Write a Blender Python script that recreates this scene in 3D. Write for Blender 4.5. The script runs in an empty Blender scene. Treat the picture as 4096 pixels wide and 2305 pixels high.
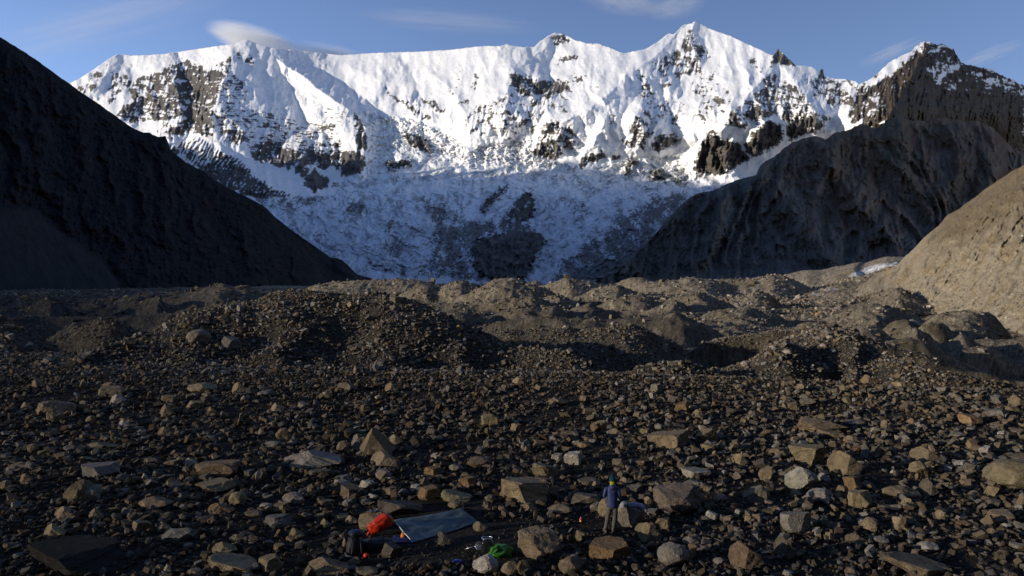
import bpy, bmesh, math, random
import numpy as np
from mathutils import Vector, Matrix

# ------------------------------------------------------------------ frame of reference
F, CX, HY, CZ = 2900.0, 2048.0, 1120.0, 7.9       # focal length, centre column and level line of the photograph (4096 wide); eye height in m
SUN_AZ, SUN_EL = math.radians(20), math.radians(9)   # the sun stands low to the left, 20 degrees behind the viewer
SUN = Vector((-math.cos(SUN_AZ)*math.cos(SUN_EL), -math.sin(SUN_AZ)*math.cos(SUN_EL), math.sin(SUN_EL)))
scene = bpy.context.scene
COL = scene.collection
rng = np.random.default_rng(7)
random.seed(7)

def W(px, py, Y):
    return np.array(((px-CX)/F*Y, Y, CZ+(HY-py)/F*Y))
# corners of the six survey crops of the upper half and the four of the lower half
def z1(p): return [(x*.5517, y*.5517) for x, y in p]
def z2(p): return [(1366+x*.5517, y*.5517) for x, y in p]
def z3(p): return [(2732+x*.5518, y*.5518) for x, y in p]
def z4(p): return [(x*.5517, 700+y*.5517) for x, y in p]
def z5(p): return [(1366+x*.5517, 700+y*.5517) for x, y in p]
def z6(p): return [(2732+x*.5518, 700+y*.5518) for x, y in p]

# ------------------------------------------------------------------ noise
def _hash(ix, iy, seed):
    h = (ix.astype(np.int64)*374761393 + iy.astype(np.int64)*668265263 + seed*974634777) & 0xffffffff
    h = ((h ^ (h >> 13))*1274126177) & 0xffffffff
    return (h ^ (h >> 16)) & 0xffffffff
def noise2(x, y, seed=0):
    x = np.asarray(x, float); y = np.asarray(y, float)
    ix = np.floor(x); iy = np.floor(y); fx = x-ix; fy = y-iy
    u = fx*fx*fx*(fx*(fx*6-15)+10); v = fy*fy*fy*(fy*(fy*6-15)+10)
    def g(dx, dy):
        a = _hash(ix+dx, iy+dy, seed)*(2*math.pi/4294967296.0)
        return np.cos(a)*(fx-dx)+np.sin(a)*(fy-dy)
    n0 = g(0, 0); n1 = g(1, 0); n2 = g(0, 1); n3 = g(1, 1)
    a = n0+(n1-n0)*u; b = n2+(n3-n2)*u
    return (a+(b-a)*v)*1.5
def fbm(x, y, octv=5, seed=0, gain=.5, lac=2.03):
    s = 0; a = 1.; t = 0
    for i in range(octv):
        s = s+a*noise2(x, y, seed+i*17); t += a; a *= gain; x = x*lac+13.7; y = y*lac-7.1
    return s/t
def ridged(x, y, octv=5, seed=0, gain=.5, lac=2.03):
    s = 0; a = 1.; t = 0; w = 1.
    for i in range(octv):
        n = 1-np.abs(noise2(x, y, seed+i*17))*1.4
        n = np.clip(n, 0, 1)**2*w; w = np.clip(n*1.6, 0, 1)
        s = s+a*n; t += a; a *= gain; x = x*lac+13.7; y = y*lac-7.1
    return s/t
def sstep(a, b, x):
    t = np.clip((x-a)/(b-a), 0, 1); return t*t*(3-2*t)
def lerp(a, b, t): return a+(b-a)*t
def smax(a, b, k): 
    h = np.clip(.5+.5*(a-b)/k, 0, 1); return lerp(b, a, h)+k*h*(1-h)

def seg_dist(PX, PY, pts, vals=None):
    """distance to a polyline, side (+1 right of it when it is drawn downwards), value along it"""
    best = np.full(PX.shape, 1e9); side = np.zeros(PX.shape); val = np.zeros(PX.shape)
    for i in range(len(pts)-1):
        ax, ay = pts[i]; bx, by = pts[i+1]
        dx, dy = bx-ax, by-ay; L2 = dx*dx+dy*dy+1e-9
        t = np.clip(((PX-ax)*dx+(PY-ay)*dy)/L2, 0, 1)
        ex = PX-(ax+t*dx); ey = PY-(ay+t*dy)
        d = ex*ex+ey*ey
        m = d < best
        best = np.where(m, d, best)
        side = np.where(m, np.where(dx*ey-dy*ex < 0, 1., -1.), side)
        if vals is not None:
            val = np.where(m, vals[i]+(vals[i+1]-vals[i])*t, val)
    return np.sqrt(best), side, val
def poly_sd(PX, PY, pts):
    """signed distance to a polygon, positive inside"""
    d, _, _ = seg_dist(PX, PY, list(pts)+[pts[0]])
    ins = np.zeros(PX.shape, bool); n = len(pts)
    for i in range(n):
        ax, ay = pts[i]; bx, by = pts[(i+1) % n]
        if ay == by: continue
        c = ((ay > PY) != (by > PY)) & (PX < (bx-ax)*(PY-ay)/(by-ay)+ax)
        ins ^= c
    return np.where(ins, d, -d)

# ------------------------------------------------------------------ meshes
def new_obj(name, me, mat=None, parent=None, kind=None):
    o = bpy.data.objects.new(name, me); COL.objects.link(o)
    if mat and me is not None and not me.materials: me.materials.append(mat)
    if parent: o.parent = parent
    if kind: o['kind'] = kind
    return o
def raw_mesh(name, V, faces, k, smooth=True, col=None, attrs=None):
    """V (n,3); faces (m,k) of equal size"""
    me = bpy.data.meshes.new(name)
    n = len(V); m = len(faces)
    me.vertices.add(n); me.vertices.foreach_set('co', np.ascontiguousarray(V, np.float32).ravel())
    me.loops.add(m*k); me.loops.foreach_set('vertex_index', np.ascontiguousarray(faces, np.int32).ravel())
    me.polygons.add(m); me.polygons.foreach_set('loop_start', np.arange(0, m*k, k, dtype=np.int32))
    me.update(calc_edges=True)
    me.polygons.foreach_set('use_smooth', np.full(m, smooth, bool))
    if col is not None:
        a = me.attributes.new('albedo', 'FLOAT_COLOR', 'POINT')
        c = np.ones((n, 4), np.float32); c[:, :3] = col
        a.data.foreach_set('color', c.ravel())
    for key, arr in (attrs or {}).items():
        a = me.attributes.new(key, 'FLOAT', 'POINT'); a.data.foreach_set('value', np.ascontiguousarray(arr, np.float32).ravel())
    me.validate(); return me
def grid_faces(r, c):
    i = np.arange((r-1)*(c-1)); a = i//(c-1)*c+i % (c-1)
    return np.stack([a, a+1, a+c+1, a+c], 1)
def grid_mesh(name, X, Y, Z, col, attrs=None, flip=False, smooth=True):
    r, c = X.shape
    V = np.stack([X.ravel(), Y.ravel(), Z.ravel()], 1)
    f = grid_faces(r, c)
    if flip: f = f[:, ::-1]
    return raw_mesh(name, V, f, 4, smooth, col.reshape(-1, 3), {k: v.ravel() for k, v in (attrs or {}).items()})

# ------------------------------------------------------------------ materials
def mat_new(name):
    m = bpy.data.materials.new(name); m.use_nodes = True
    nt = m.node_tree; b = nt.nodes['Principled BSDF']
    b.inputs['Roughness'].default_value = .9
    b.inputs['Specular IOR Level'].default_value = .2
    return m, nt, b
def nd(nt, t, **kw):
    n = nt.nodes.new(t)
    for k, v in kw.items():
        if k in n.inputs: n.inputs[k].default_value = v
        else: setattr(n, k, v)
    return n
def plain(name, rgb, rough=.8, spec=.3, noise=0, scale=20, metal=0, bump=0):
    m, nt, b = mat_new(name)
    b.inputs['Roughness'].default_value = rough; b.inputs['Specular IOR Level'].default_value = spec
    b.inputs['Metallic'].default_value = metal
    b.inputs['Base Color'].default_value = (*rgb, 1)
    if noise or bump:
        tc = nd(nt, 'ShaderNodeTexCoord')
        nz = nd(nt, 'ShaderNodeTexNoise', Scale=scale, Detail=5.0)
        nt.links.new(tc.outputs['Object'], nz.inputs['Vector'])
        if noise:
            mr = nd(nt, 'ShaderNodeMapRange'); mr.inputs[1].default_value = .25; mr.inputs[2].default_value = .75
            mr.inputs[3].default_value = 1-noise; mr.inputs[4].default_value = 1+noise
            nt.links.new(nz.outputs['Fac'], mr.inputs[0])
            mx = nd(nt, 'ShaderNodeMix', data_type='RGBA', blend_type='MULTIPLY'); mx.inputs[0].default_value = 1
            mx.inputs[6].default_value = (*rgb, 1); nt.links.new(mr.outputs[0], mx.inputs[7])
            nt.links.new(mx.outputs[2], b.inputs['Base Color'])
        if bump:
            bp = nd(nt, 'ShaderNodeBump', Strength=bump, Distance=.05)
            nt.links.new(nz.outputs['Fac'], bp.inputs['Height']); nt.links.new(bp.outputs['Normal'], b.inputs['Normal'])
    return m
def terrain_mat(name, scales, var=.35, bump=1.0, dist=1.0, rough=.95, spec=.1, objcol=False):
    """albedo from the surveyed colour of the ground times several octaves of noise, with the same noise as relief"""
    m, nt, b = mat_new(name)
    b.inputs['Roughness'].default_value = rough; b.inputs['Specular IOR Level'].default_value = spec
    if objcol: at = nd(nt, 'ShaderNodeObjectInfo'); colout = at.outputs['Color']
    else: at = nd(nt, 'ShaderNodeAttribute', attribute_name='albedo'); colout = at.outputs['Color']
    tc = nd(nt, 'ShaderNodeTexCoord')
    prev = None
    for s in scales:
        nz = nd(nt, 'ShaderNodeTexNoise', Scale=s, Detail=6.0, Roughness=.65)
        nt.links.new(tc.outputs['Object'], nz.inputs['Vector'])
        if prev is None: prev = nz.outputs['Fac']
        else:
            mm = nd(nt, 'ShaderNodeMath', operation='ADD'); nt.links.new(prev, mm.inputs[0]); nt.links.new(nz.outputs['Fac'], mm.inputs[1]); prev = mm.outputs[0]
    mr = nd(nt, 'ShaderNodeMapRange'); k = len(scales)*.5
    mr.inputs[1].default_value = k*(1-.4/len(scales)**.5); mr.inputs[2].default_value = k*(1+.4/len(scales)**.5)
    mr.inputs[3].default_value = 1-var; mr.inputs[4].default_value = 1+var
    nt.links.new(prev, mr.inputs[0])
    mx = nd(nt, 'ShaderNodeMix', data_type='RGBA', blend_type='MULTIPLY'); mx.inputs[0].default_value = 1
    nt.links.new(colout, mx.inputs[6]); nt.links.new(mr.outputs[0], mx.inputs[7])
    nt.links.new(mx.outputs[2], b.inputs['Base Color'])
    if bump:
        bp = nd(nt, 'ShaderNodeBump', Strength=bump, Distance=dist)
        nt.links.new(prev, bp.inputs['Height']); nt.links.new(bp.outputs['Normal'], b.inputs['Normal'])
    return m
# ------------------------------------------------------------------ the snow massif with its icefall
SKY_L = z1([(430,640),(500,605),(570,575),(700,490),(800,420),(850,395),(900,395),(940,402),(1050,400),(1200,390),(1400,360),(1600,330),(1700,318),(1760,297),(1800,290),(1840,308),(1920,335),(2000,350),(2170,365),(2330,385)])
SKY_M = z2([(0,400),(120,392),(280,382),(560,375),(800,360),(940,342),(1070,332),(1150,335),(1200,320),(1250,333),(1330,342),(1400,340),(1440,300),(1500,260),(1550,237),(1600,245),(1650,265),(1690,290),(1740,302),(1780,315),(1870,318),(1930,340),(2050,388),(2120,372),(2190,362),(2250,330),(2300,300),(2340,265),(2380,240),(2410,250)])
SKY_R = z3([(0,182),(20,180),(60,170),(85,152),(110,165),(190,205),(250,228),(330,255),(450,310),(560,360),(630,395),(655,405),(670,385),(690,355),(705,372),(720,385),(780,440),(810,472),(850,475),(950,490),(985,530),(992,512),(1005,500),(1018,506),(1025,560),(1150,575),(1200,585),(1250,590),(1280,612),(1340,585),(1400,545),(1460,490),(1520,440),(1560,425),(1600,400),(1650,380),(1690,340),(1720,315),(1760,308),(1790,305),(1830,330),(1860,328),(1890,325),(1960,360),(1985,410),(2020,460),(2060,475),(2110,480),(2160,500),(2220,500),(2300,550),(2400,590),(2430,612),(2472,620),(2580,660)])
_sk = np.array(SKY_L+SKY_M+SKY_R)
px = np.arange(236, 4150, 3.4)
sky_y = np.interp(px, _sk[:, 0], _sk[:, 1])+noise2(px/9, px*0, 5)*2.2+noise2(px/30, px*0, 6)*2.0*(px > 1400)-np.abs(noise2(px/13, px*0, 7))*9*sstep(3470, 3560, px)-np.abs(noise2(px/6, px*0, 8))*5*sstep(3050, 3110, px)
NR = 330
t = np.linspace(0, 1, NR)[:, None]**1.0
PX = np.repeat(px[None], NR, 0); PY = sky_y[None]+(1142-sky_y[None])*t
_ty = np.arange(-100, 1300, 2.); _td = np.interp(_ty, [-100, 60, 200, 400, 560, 640, 720, 820, 920, 1020, 1142, 1300], [8250, 7700, 7200, 6300, 5560, 5120, 4600, 3990, 3480, 3090, 2700, 2250])
_g = np.exp(-.5*(np.arange(-60, 61)*2/38.)**2); _td = np.convolve(np.pad(_td, 60, 'reflect', reflect_type='odd'), _g/_g.sum(), 'valid')
D0 = np.interp(PY, _ty, _td)
D0 = D0-.62*np.clip(PX-800, 0, 2900)*sstep(760, 420, PY)
D0 = D0+5.0*np.maximum(0, PX-np.interp(PY, [168,230,310,385,460,550,700], [3722,3690,3645,3600,3565,3510,3450]))
# ridges: points with (x, y, how far the crest stands out in m); k = metres of depth per picture unit left and right
def RZ(zf, pts): 
    xy = zf([(p[0], p[1]) for p in pts]); return xy, [p[2] for p in pts]
RIDGES = [
 (RZ(z1, [(1800,292,300),(1690,340,640),(1670,450,860),(1610,600,920),(1570,750,820),(1530,900,660),(1560,1050,420),(1590,1130,60)]), 3.2, 2.2),
 (RZ(z1, [(1300,420,200),(1260,560,560),(1290,700,640),(1310,850,560),(1340,980,350)]), 2.2, 3.4),
 (RZ(z1, [(1180,470,150),(1120,640,380),(1000,700,380),(930,800,350),(860,870,260)]), 1.8, 3.0),
 (RZ(z1, [(850,396,60),(780,520,260),(720,620,260),(620,690,200)]), 1.4, 2.2),
 (RZ(z1, [(790,520,180),(800,650,200),(830,720,60)]), 1.2, 1.8),
 (RZ(z1, [(1800,292,250),(1950,400,420),(2050,450,480),(2200,560,480),(2310,650,470),(2476,762,470),(2600,835,480),(2645,915,450),(2660,1000,400),(2650,1120,340),(2600,1260,200)]), 2.6, 6.5),
 (RZ(z1, [(2220,935,90),(2190,1010,220),(2150,1100,260),(2210,1280,120)]), 1.5, 2.0),
 (RZ(z1, [(1430,985,330),(1560,1040,330),(1700,1140,300),(1850,1280,260),(1990,1390,200),(2090,1440,80)]), 2.0, 1.0),
 (RZ(z2, [(60,480,40),(300,595,160),(450,592,150),(700,700,80)]), .8, 1.4),
 (RZ(z2, [(860,350,40),(850,480,140),(790,600,160),(760,700,60)]), 1.1, 1.7),
 (RZ(z2, [(1080,350,60),(1000,520,210),(930,650,200),(880,700,40)]), 1.0, 1.9),
 (RZ(z2, [(1550,240,140),(1470,360,300),(1380,420,380),(1240,520,560),(1215,620,560),(1205,750,480),(1210,860,330),(1160,960,140)]), 1.2, 2.2),
 (RZ(z2, [(1210,740,470),(1260,800,300),(1330,870,260),(1400,950,60)]), 2.0, 1.6),
 (RZ(z2, [(1680,270,60),(1620,420,160),(1680,460,160),(1760,560,60)]), 1.0, 1.5),
 (RZ(z2, [(2476,190,160),(2340,350,300),(2160,500,460),(2050,560,520),(1950,680,540),(1830,760,480),(1700,850,420),(1560,872,420),(1500,900,380),(1420,1030,240),(1350,1110,90)]), 1.2, 2.3),
 (RZ(z2, [(1950,680,520),(1940,800,420),(1880,950,330),(1800,1080,230),(1730,1200,80)]), 1.2, 2.0),
 (RZ(z2, [(2120,500,440),(2210,640,330),(2140,830,420),(2180,960,330),(2080,1080,120)]), 1.6, 2.2),
 (RZ(z2, [(2476,360,200),(2420,520,220),(2380,640,240),(2320,700,180),(2260,900,120)]), 1.4, 2.0),
 (RZ(z2, [(2330,900,60),(2300,980,220),(2250,1090,140)]), 1.5, 1.7),
 (RZ(z3, [(85,155,120),(40,300,260),(120,440,240),(60,560,140)]), 1.2, 2.2),
 (RZ(z3, [(690,360,330),(640,470,420),(560,600,480),(480,680,480),(380,840,460),(280,940,420),(180,1000,330),(100,1200,200)]), 1.4, 2.3),
 (RZ(z3, [(690,360,330),(760,540,380),(850,650,380),(930,780,340),(980,880,260),(900,960,200),(780,1030,60)]), 1.5, 2.1),
 (RZ(z3, [(950,490,80),(1020,640,200),(1090,760,220),(1120,860,120)]), 1.3, 1.9),
 (RZ(z3, [(560,740,440),(600,880,420),(560,1000,380),(480,1130,200)]), 1.6, 2.4),
 (RZ(z3, [(360,1010,360),(330,1120,330),(260,1250,160)]), 1.3, 2.2),
 (RZ(z3, [(1280,612,60),(1250,730,160),(1210,900,60)]), 1.0, 1.5),
 (RZ(z3, [(1790,306,100),(1720,420,330),(1640,560,420),(1560,700,470),(1500,830,470),(1420,920,420),(1380,1000,300)]), 1.5, .8),
 (RZ(z3, [(1420,545,40),(1390,700,160),(1330,820,200),(1240,900,90)]), 1.2, 1.8),
 (RZ(z3, [(1900,330,40),(1960,500,150),(1920,640,180),(2000,780,200),(2060,900,160)]), .8, 1.4),
] + [(RZ(z2, r_), 1.5, 1.7) for r_ in (
   [(950,345,20),(900,430,90),(860,530,60)], [(1050,335,20),(1000,450,110),(940,560,110),(900,680,40)], [(1130,340,20),(1090,420,90),(1010,560,120),(930,690,40)], [(1200,330,20),(1150,450,90),(1040,620,120),(960,700,40)], [(1300,345,20),(1220,470,110),(1080,640,110),(1000,720,30)],
   [(760,365,20),(720,450,80),(700,560,60)], [(560,380,20),(640,520,90),(740,680,50)], [(440,600,40),(560,700,90),(660,830,40)], [(1680,290,30),(1760,440,120),(1830,580,100),(1900,700,40)], [(1880,330,20),(1900,460,110),(1980,560,60)], [(2100,380,20),(2080,460,90),(2040,540,60)],
   [(1560,870,200),(1600,940,220),(1640,1060,90)], [(2050,690,300),(2060,800,260),(2000,960,160),(1940,1080,60)], [(1330,870,120),(1270,960,140),(1200,1010,40)])] + [(RZ(z3, r_), 1.3, 1.8) for r_ in (
   [(110,170,40),(200,330,160),(260,480,180),(330,640,150),(300,800,60)], [(330,260,30),(420,420,140),(480,560,150),(500,650,60)], [(560,365,30),(600,470,110),(590,560,60)], [(0,330,120),(-40,480,200),(0,640,160),(40,800,60)], [(200,640,80),(160,760,160),(120,900,80)], [(700,560,330),(720,680,360),(690,820,300),(650,900,200)], [(880,720,300),(830,840,260),(760,960,120)])] + [(RZ(z1, r_), 1.4, 2.0) for r_ in (
   [(1010,410,20),(960,480,100),(980,560,60)], [(1180,560,330),(1160,680,380),(1100,800,260)], [(1400,470,260),(1400,620,330),(1380,760,330),(1420,900,200)], [(1480,520,200),(1490,660,260),(1470,820,200)], [(2060,700,120),(2080,860,170),(2040,1000,120)], [(1880,1000,90),(1900,1100,150),(1880,1200,60)], [(2330,900,160),(2350,1040,190),(2330,1180,90)])]
wx = fbm(PX/70, PY/70, 3, 41)*10; wy = fbm(PX/70, PY/70, 3, 42)*10
wx2 = fbm(PX/18, PY/18, 2, 43)*5; wy2 = fbm(PX/18, PY/18, 2, 44)*5
WX, WY = PX+wx+wx2, PY+wy+wy2
relief = np.zeros(PX.shape)
def ridge_relief(WX, WY, pts, hs, kl, kr):
    """height of a crest above the face around it, falling off at different rates on its two sides"""
    out = np.full(WX.shape, -1e4)
    for i in range(len(pts)-1):
        ax, ay = pts[i]; bx, by = pts[i+1]; dx, dy = bx-ax, by-ay; L = math.hypot(dx, dy)+1e-9
        t_ = np.clip(((WX-ax)*dx+(WY-ay)*dy)/L**2, 0, 1); ex, ey = WX-(ax+t_*dx), WY-(ay+t_*dy)
        d = np.sqrt(ex*ex+ey*ey); sf = -(dx*ey-dy*ex)/L/(d+2.0)
        out = np.maximum(out, hs[i]+(hs[i+1]-hs[i])*t_-d*(.5*(kl+kr)+.5*(kr-kl)*sf))
    return out
for (pts, hs), kl, kr in RIDGES:
    a = np.array(pts); r = max(hs)/min(kl, kr)
    sub = (px > a[:, 0].min()-r-20) & (px < a[:, 0].max()+r+20)
    j_ = 1+.25*noise2(WX[:, sub]/40, WY[:, sub]/90, 77)
    v = ridge_relief(WX[:, sub], WY[:, sub], pts, hs, kl, kr)-24*(j_-1)*4*np.clip(relief[:, sub]*0+1, 0, 1)
    relief[:, sub] = smax(relief[:, sub], v, 9)
# ---- where rock shows (probability)
ROCK = [
 (z1([(1240,480),(1330,440),(1400,460),(1500,500),(1590,470),(1680,420),(1670,520),(1610,620),(1580,720),(1560,800),(1530,900),(1560,1020),(1450,980),(1380,960),(1280,1010),(1240,1040),(1200,980),(1160,990),(1130,960),(1190,900),(1100,860),(1000,900),(870,850),(850,830),(900,760),(960,740),(940,650),(1000,570),(1100,530),(1200,500)]), .68),
 (z1([(1330,450),(1400,470),(1500,510),(1600,560),(1570,700),(1540,800),(1480,900),(1400,800),(1350,700),(1330,600)]), .86),
 (z1([(810,530),(980,570),(940,640),(880,660),(830,740),(790,760),(800,640)]), .5),
 (z1([(830,430),(770,500),(700,640),(640,700),(560,640),(700,520)]), .36),
 (z1([(1600,620),(1700,560),(1800,640),(1780,760),(1900,800),(2200,900),(2400,880),(2476,900),(2476,1120),(2300,1100),(2150,1130),(2000,1200),(1850,1170),(1780,1060),(1650,1050),(1560,900)]), .36),
 (z1([(1610,600),(1700,540),(1780,620),(1760,740),(1650,720)]), .42),
 (z1([(1570,940),(1680,920),(1790,980),(1760,1060),(1640,1050)]), .6),
 (z1([(2200,700),(2480,760),(2600,835),(2640,915),(2480,900),(2300,880)]), .2),
 (z1([(1800,1060),(1950,1020),(2100,1080),(2250,1060),(2476,1100),(2476,1250),(2400,1200),(2350,1240),(2280,1200),(2200,1290),(2120,1220),(1990,1210),(1850,1170)]), .8),
 (z1([(2200,1290),(2280,1230),(2380,1310),(2360,1370),(2280,1400),(2220,1350)]), 1.2), (z1([(2410,1325),(2460,1315),(2465,1340),(2410,1345)]), 1.1),
 (z1([(1240,1060),(1430,1000),(1700,1140),(1850,1280),(1930,1330),(2030,1400),(2130,1420),(1900,1450),(1600,1310),(1500,1250),(1350,1180),(1240,1100)]), .45),
 (z1([(1420,1190),(1650,1160),(1740,1180),(1850,1280),(1930,1330),(2030,1400),(2130,1420),(1900,1470),(1600,1350),(1500,1290)]), .9),
 (z1([(1690,360),(1800,380),(1880,440),(1860,500),(1740,430)]), .3),
 (z2([(1510,290),(1550,255),(1600,260),(1660,285),(1640,310),(1560,340)]), .72), (z2([(1700,290),(1880,318),(1890,340),(1760,318)]), .4),
 (z2([(1590,420),(1700,405),(1720,420),(1570,460)]), .75),
 (z2([(1230,530),(1330,560),(1450,590),(1640,600),(1660,660),(1560,700),(1500,720),(1420,690),(1330,700),(1250,660),(1215,620)]), .8),
 (z2([(1215,620),(1330,700),(1650,680),(1600,760),(1660,840),(1500,800),(1400,950),(1220,1020),(1000,980),(870,940),(900,870),(960,780),(1150,720)]), .3),
 (z2([(880,480),(850,600),(800,700),(780,660),(830,560)]), .4), (z2([(990,560),(960,680),(920,650),(960,540)]), .45), (z2([(850,735),(915,730),(910,750),(850,750)]), .85),
 (z2([(320,640),(420,720),(560,800),(660,850),(590,870),(450,760),(380,730)]), .5), (z2([(570,710),(660,720),(760,800),(730,830),(640,790)]), .55), (z2([(440,640),(540,700),(620,780),(560,780),(470,700)]), .28),
 (z2([(440,960),(540,980),(640,1040),(640,1110),(560,1090),(480,1020)]), .72), (z2([(310,1165),(440,1160),(525,1170),(520,1200),(450,1210),(340,1245)]), 1.1), (z2([(0,1105),(150,1090),(180,1200),(100,1270),(50,1290),(0,1260)]), 1.0), (z2([(100,860),(140,850),(180,1000),(185,1100),(110,1090)]), .8), (z2([(710,1120),(790,1130),(760,1155)]), .9),
 (z2([(1480,880),(1590,880),(1600,930),(1660,910),(1710,970),(1720,1040),(1640,1080),(1560,1160),(1430,1150),(1340,1100),(1400,1050),(1440,960)]), .6), (z2([(1430,1060),(1620,1060),(1560,1160),(1430,1150),(1340,1110)]), .8),
 (z2([(2120,500),(2200,520),(2240,650),(2280,720),(2360,760),(2200,760),(2130,700),(2170,620)]), .45), (z2([(2140,820),(2200,850),(2260,960),(2200,1030),(2190,1090),(2080,1080),(2000,1010),(2090,980)]), .55), (z2([(1940,820),(2000,850),(1990,930),(1930,920)]), .5), (z2([(2240,1060),(2320,980),(2400,980),(2476,1010),(2400,1060),(2290,1100)]), .85), (z2([(1800,1120),(1900,1100),(1910,1140),(1800,1190),(1750,1230),(1730,1190)]), .85), (z2([(2080,1165),(2140,1160),(2110,1240),(2060,1260)]), 1.0), (z2([(2280,1220),(2330,1230),(2300,1300),(2240,1280)]), 1.0), (z2([(1960,1130),(2010,1140),(1980,1160)]), .9),
 (z2([(2230,470),(2350,400),(2476,360),(2476,640),(2400,500),(2330,560),(2280,500)]), .5), (z2([(2330,590),(2410,600),(2390,630),(2340,625)]), .8), (z2([(1660,540),(1770,560),(1750,620),(1650,620)]), .48), (z2([(1780,560),(1900,560),(1880,640),(1800,680)]), .2),
 (z2([(2140,680),(2476,740),(2476,900),(2260,900),(2160,800)]), .28),
 (z3([(0,350),(20,220),(70,230),(80,300),(130,330),(210,400),(120,430),(140,530),(60,540),(0,540)]), .58),
 (z3([(100,560),(260,480),(240,640),(340,640),(360,760),(200,900),(60,900),(120,740),(60,650)]), .3), (z3([(470,420),(620,480),(560,560),(480,480)]), .25),
 (z3([(640,480),(690,345),(720,385),(810,475),(740,475),(700,468)]), 1.1), (z3([(985,560),(1000,495),(1025,500),(1030,562)]), 1.3),
 (z3([(430,720),(540,680),(620,500),(720,560),(850,650),(960,800),(1080,860),(1030,900),(940,880),(760,900),(700,840),(600,860),(560,900),(420,930),(310,900)]), .5),
 (z3([(880,540),(1280,610),(1240,780),(1100,800),(950,700)]), .42), (z3([(450,800),(560,750),(600,830),(500,890)]), .95), (z3([(490,960),(620,880),(720,930),(715,1020),(650,1080),(500,1150),(450,1090)]), 1.0), (z3([(750,920),(860,860),(960,860),(1050,890),(980,950),(880,980),(790,1030),(750,1000)]), .95), (z3([(70,1240),(130,1050),(210,950),(280,1020),(400,1040),(480,1150),(400,1210),(260,1270),(140,1270)]), 1.0),
 (z3([(0,1260),(120,1265),(180,1300),(100,1330),(0,1340)]), .6),
 (z3([(1270,640),(1400,560),(1560,490),(1640,400),(1700,330),(1790,300),(1890,320),(1960,350),(2120,470),(2472,590),(2472,1450),(1100,1450),(1330,960),(1190,900),(1240,760)]), .9),
 (z3([(1560,700),(1640,480),(1760,380),(1800,480),(1900,640),(2472,700),(2472,1450),(1300,1450),(1380,900)]), 1.25),
]
SNOWCUT = [
 (z3([(1310,600),(1420,550),(1520,430),(1640,380),(1720,310),(1760,330),(1690,400),(1560,500),(1430,590),(1340,640)]), .75), (z3([(1780,370),(1900,330),(1850,390)]), .6), (z3([(1760,500),(1850,465),(2030,470),(1990,510),(1880,560),(1870,640),(1790,560)]), .62), (z3([(2100,540),(2240,530),(2340,580),(2470,600),(2470,690),(2300,640),(2180,600)]), .5), (z3([(1880,610),(2020,580),(1960,680)]), .3),
 (z3([(1290,740),(1440,640),(1420,720),(1330,790)]), .5), (z3([(1340,830),(1420,740),(1400,800)]), .7), (z3([(1400,920),(1470,870),(1450,905)]), .9),
 (z3([(1000,1000),(1060,900),(1190,860),(1220,915),(1300,850),(1290,905),(1100,960),(1030,1010)]), 1.0),
 (z1([(1040,600),(1130,570),(1090,640),(1000,700)]), .5), (z1([(1170,640),(1260,560),(1240,600),(1190,680)]), .6), (z1([(990,820),(1080,870),(1090,930),(1020,900)]), .6), (z1([(1130,900),(1250,860),(1350,850),(1310,920),(1160,980)]), .7),
]
p_rock = np.zeros(PX.shape)
def patch(PX, PY, WX, WY, poly, soft):
    a = np.array(poly); cx = (PX[0] > a[:, 0].min()-60) & (PX[0] < a[:, 0].max()+60)
    out = np.zeros(PX.shape); out[:, cx] = sstep(-soft, soft, poly_sd(WX[:, cx], WY[:, cx], poly)); return out
for poly, p in ROCK: p_rock = np.maximum(p_rock, p*patch(PX, PY, WX, WY, poly, 14))
for poly, p in SNOWCUT: p_rock = p_rock*(1-p*patch(PX, PY, WX, WY, poly, 8))
# ---- ice
ICE = z2([(120,790),(300,830),(450,850),(620,900),(800,990),(930,1085),(1000,1060),(1380,990),(1350,1100),(1480,1160),(1700,1200),(1750,1250),(2080,1150),(2476,1120)])+z3([(100,1290),(300,1330)])+[(2840,770),(2840,1150),(880,1150),(860,860)]+z4([(1850,185),(2150,160),(2440,140)])+z2([(0,1290),(180,1260),(190,1000)])
ice = patch(PX, PY, WX, WY, ICE, 8); ice_wide = patch(PX, PY, WX, WY, ICE, 75)
ICEROCK = [z5([(1340,120),(1385,150),(1405,210),(1390,260),(1350,310),(1290,350),(1370,380),(1440,420),(1465,470),(1440,540),(1410,590),(1370,660),(1340,740),(1150,760),(1020,730),(950,650),(940,570),(950,520),(1000,470),(1080,440),(1190,425),(1215,390),(1205,280),(1260,200)]), z5([(1215,50),(1140,160),(1085,225),(1010,260),(1010,230),(1080,160),(1150,90)]), z2([(310,1165),(440,1160),(525,1170),(520,1200),(450,1210),(340,1245)]), z2([(2080,1165),(2140,1160),(2110,1240),(2060,1260)]), z2([(2280,1220),(2330,1230),(2300,1300),(2240,1280)]), z2([(440,960),(540,980),(640,1040),(640,1110),(560,1090),(480,1020)])]
nun = np.zeros(PX.shape); jx = fbm(PX/13, PY/10, 4, 141)*26; jy = fbm(PX/13, PY/10, 4, 142)*26
for q in ICEROCK: nun = np.maximum(nun, patch(PX, PY, WX+jx, WY+jy, q, 2.2))
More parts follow.
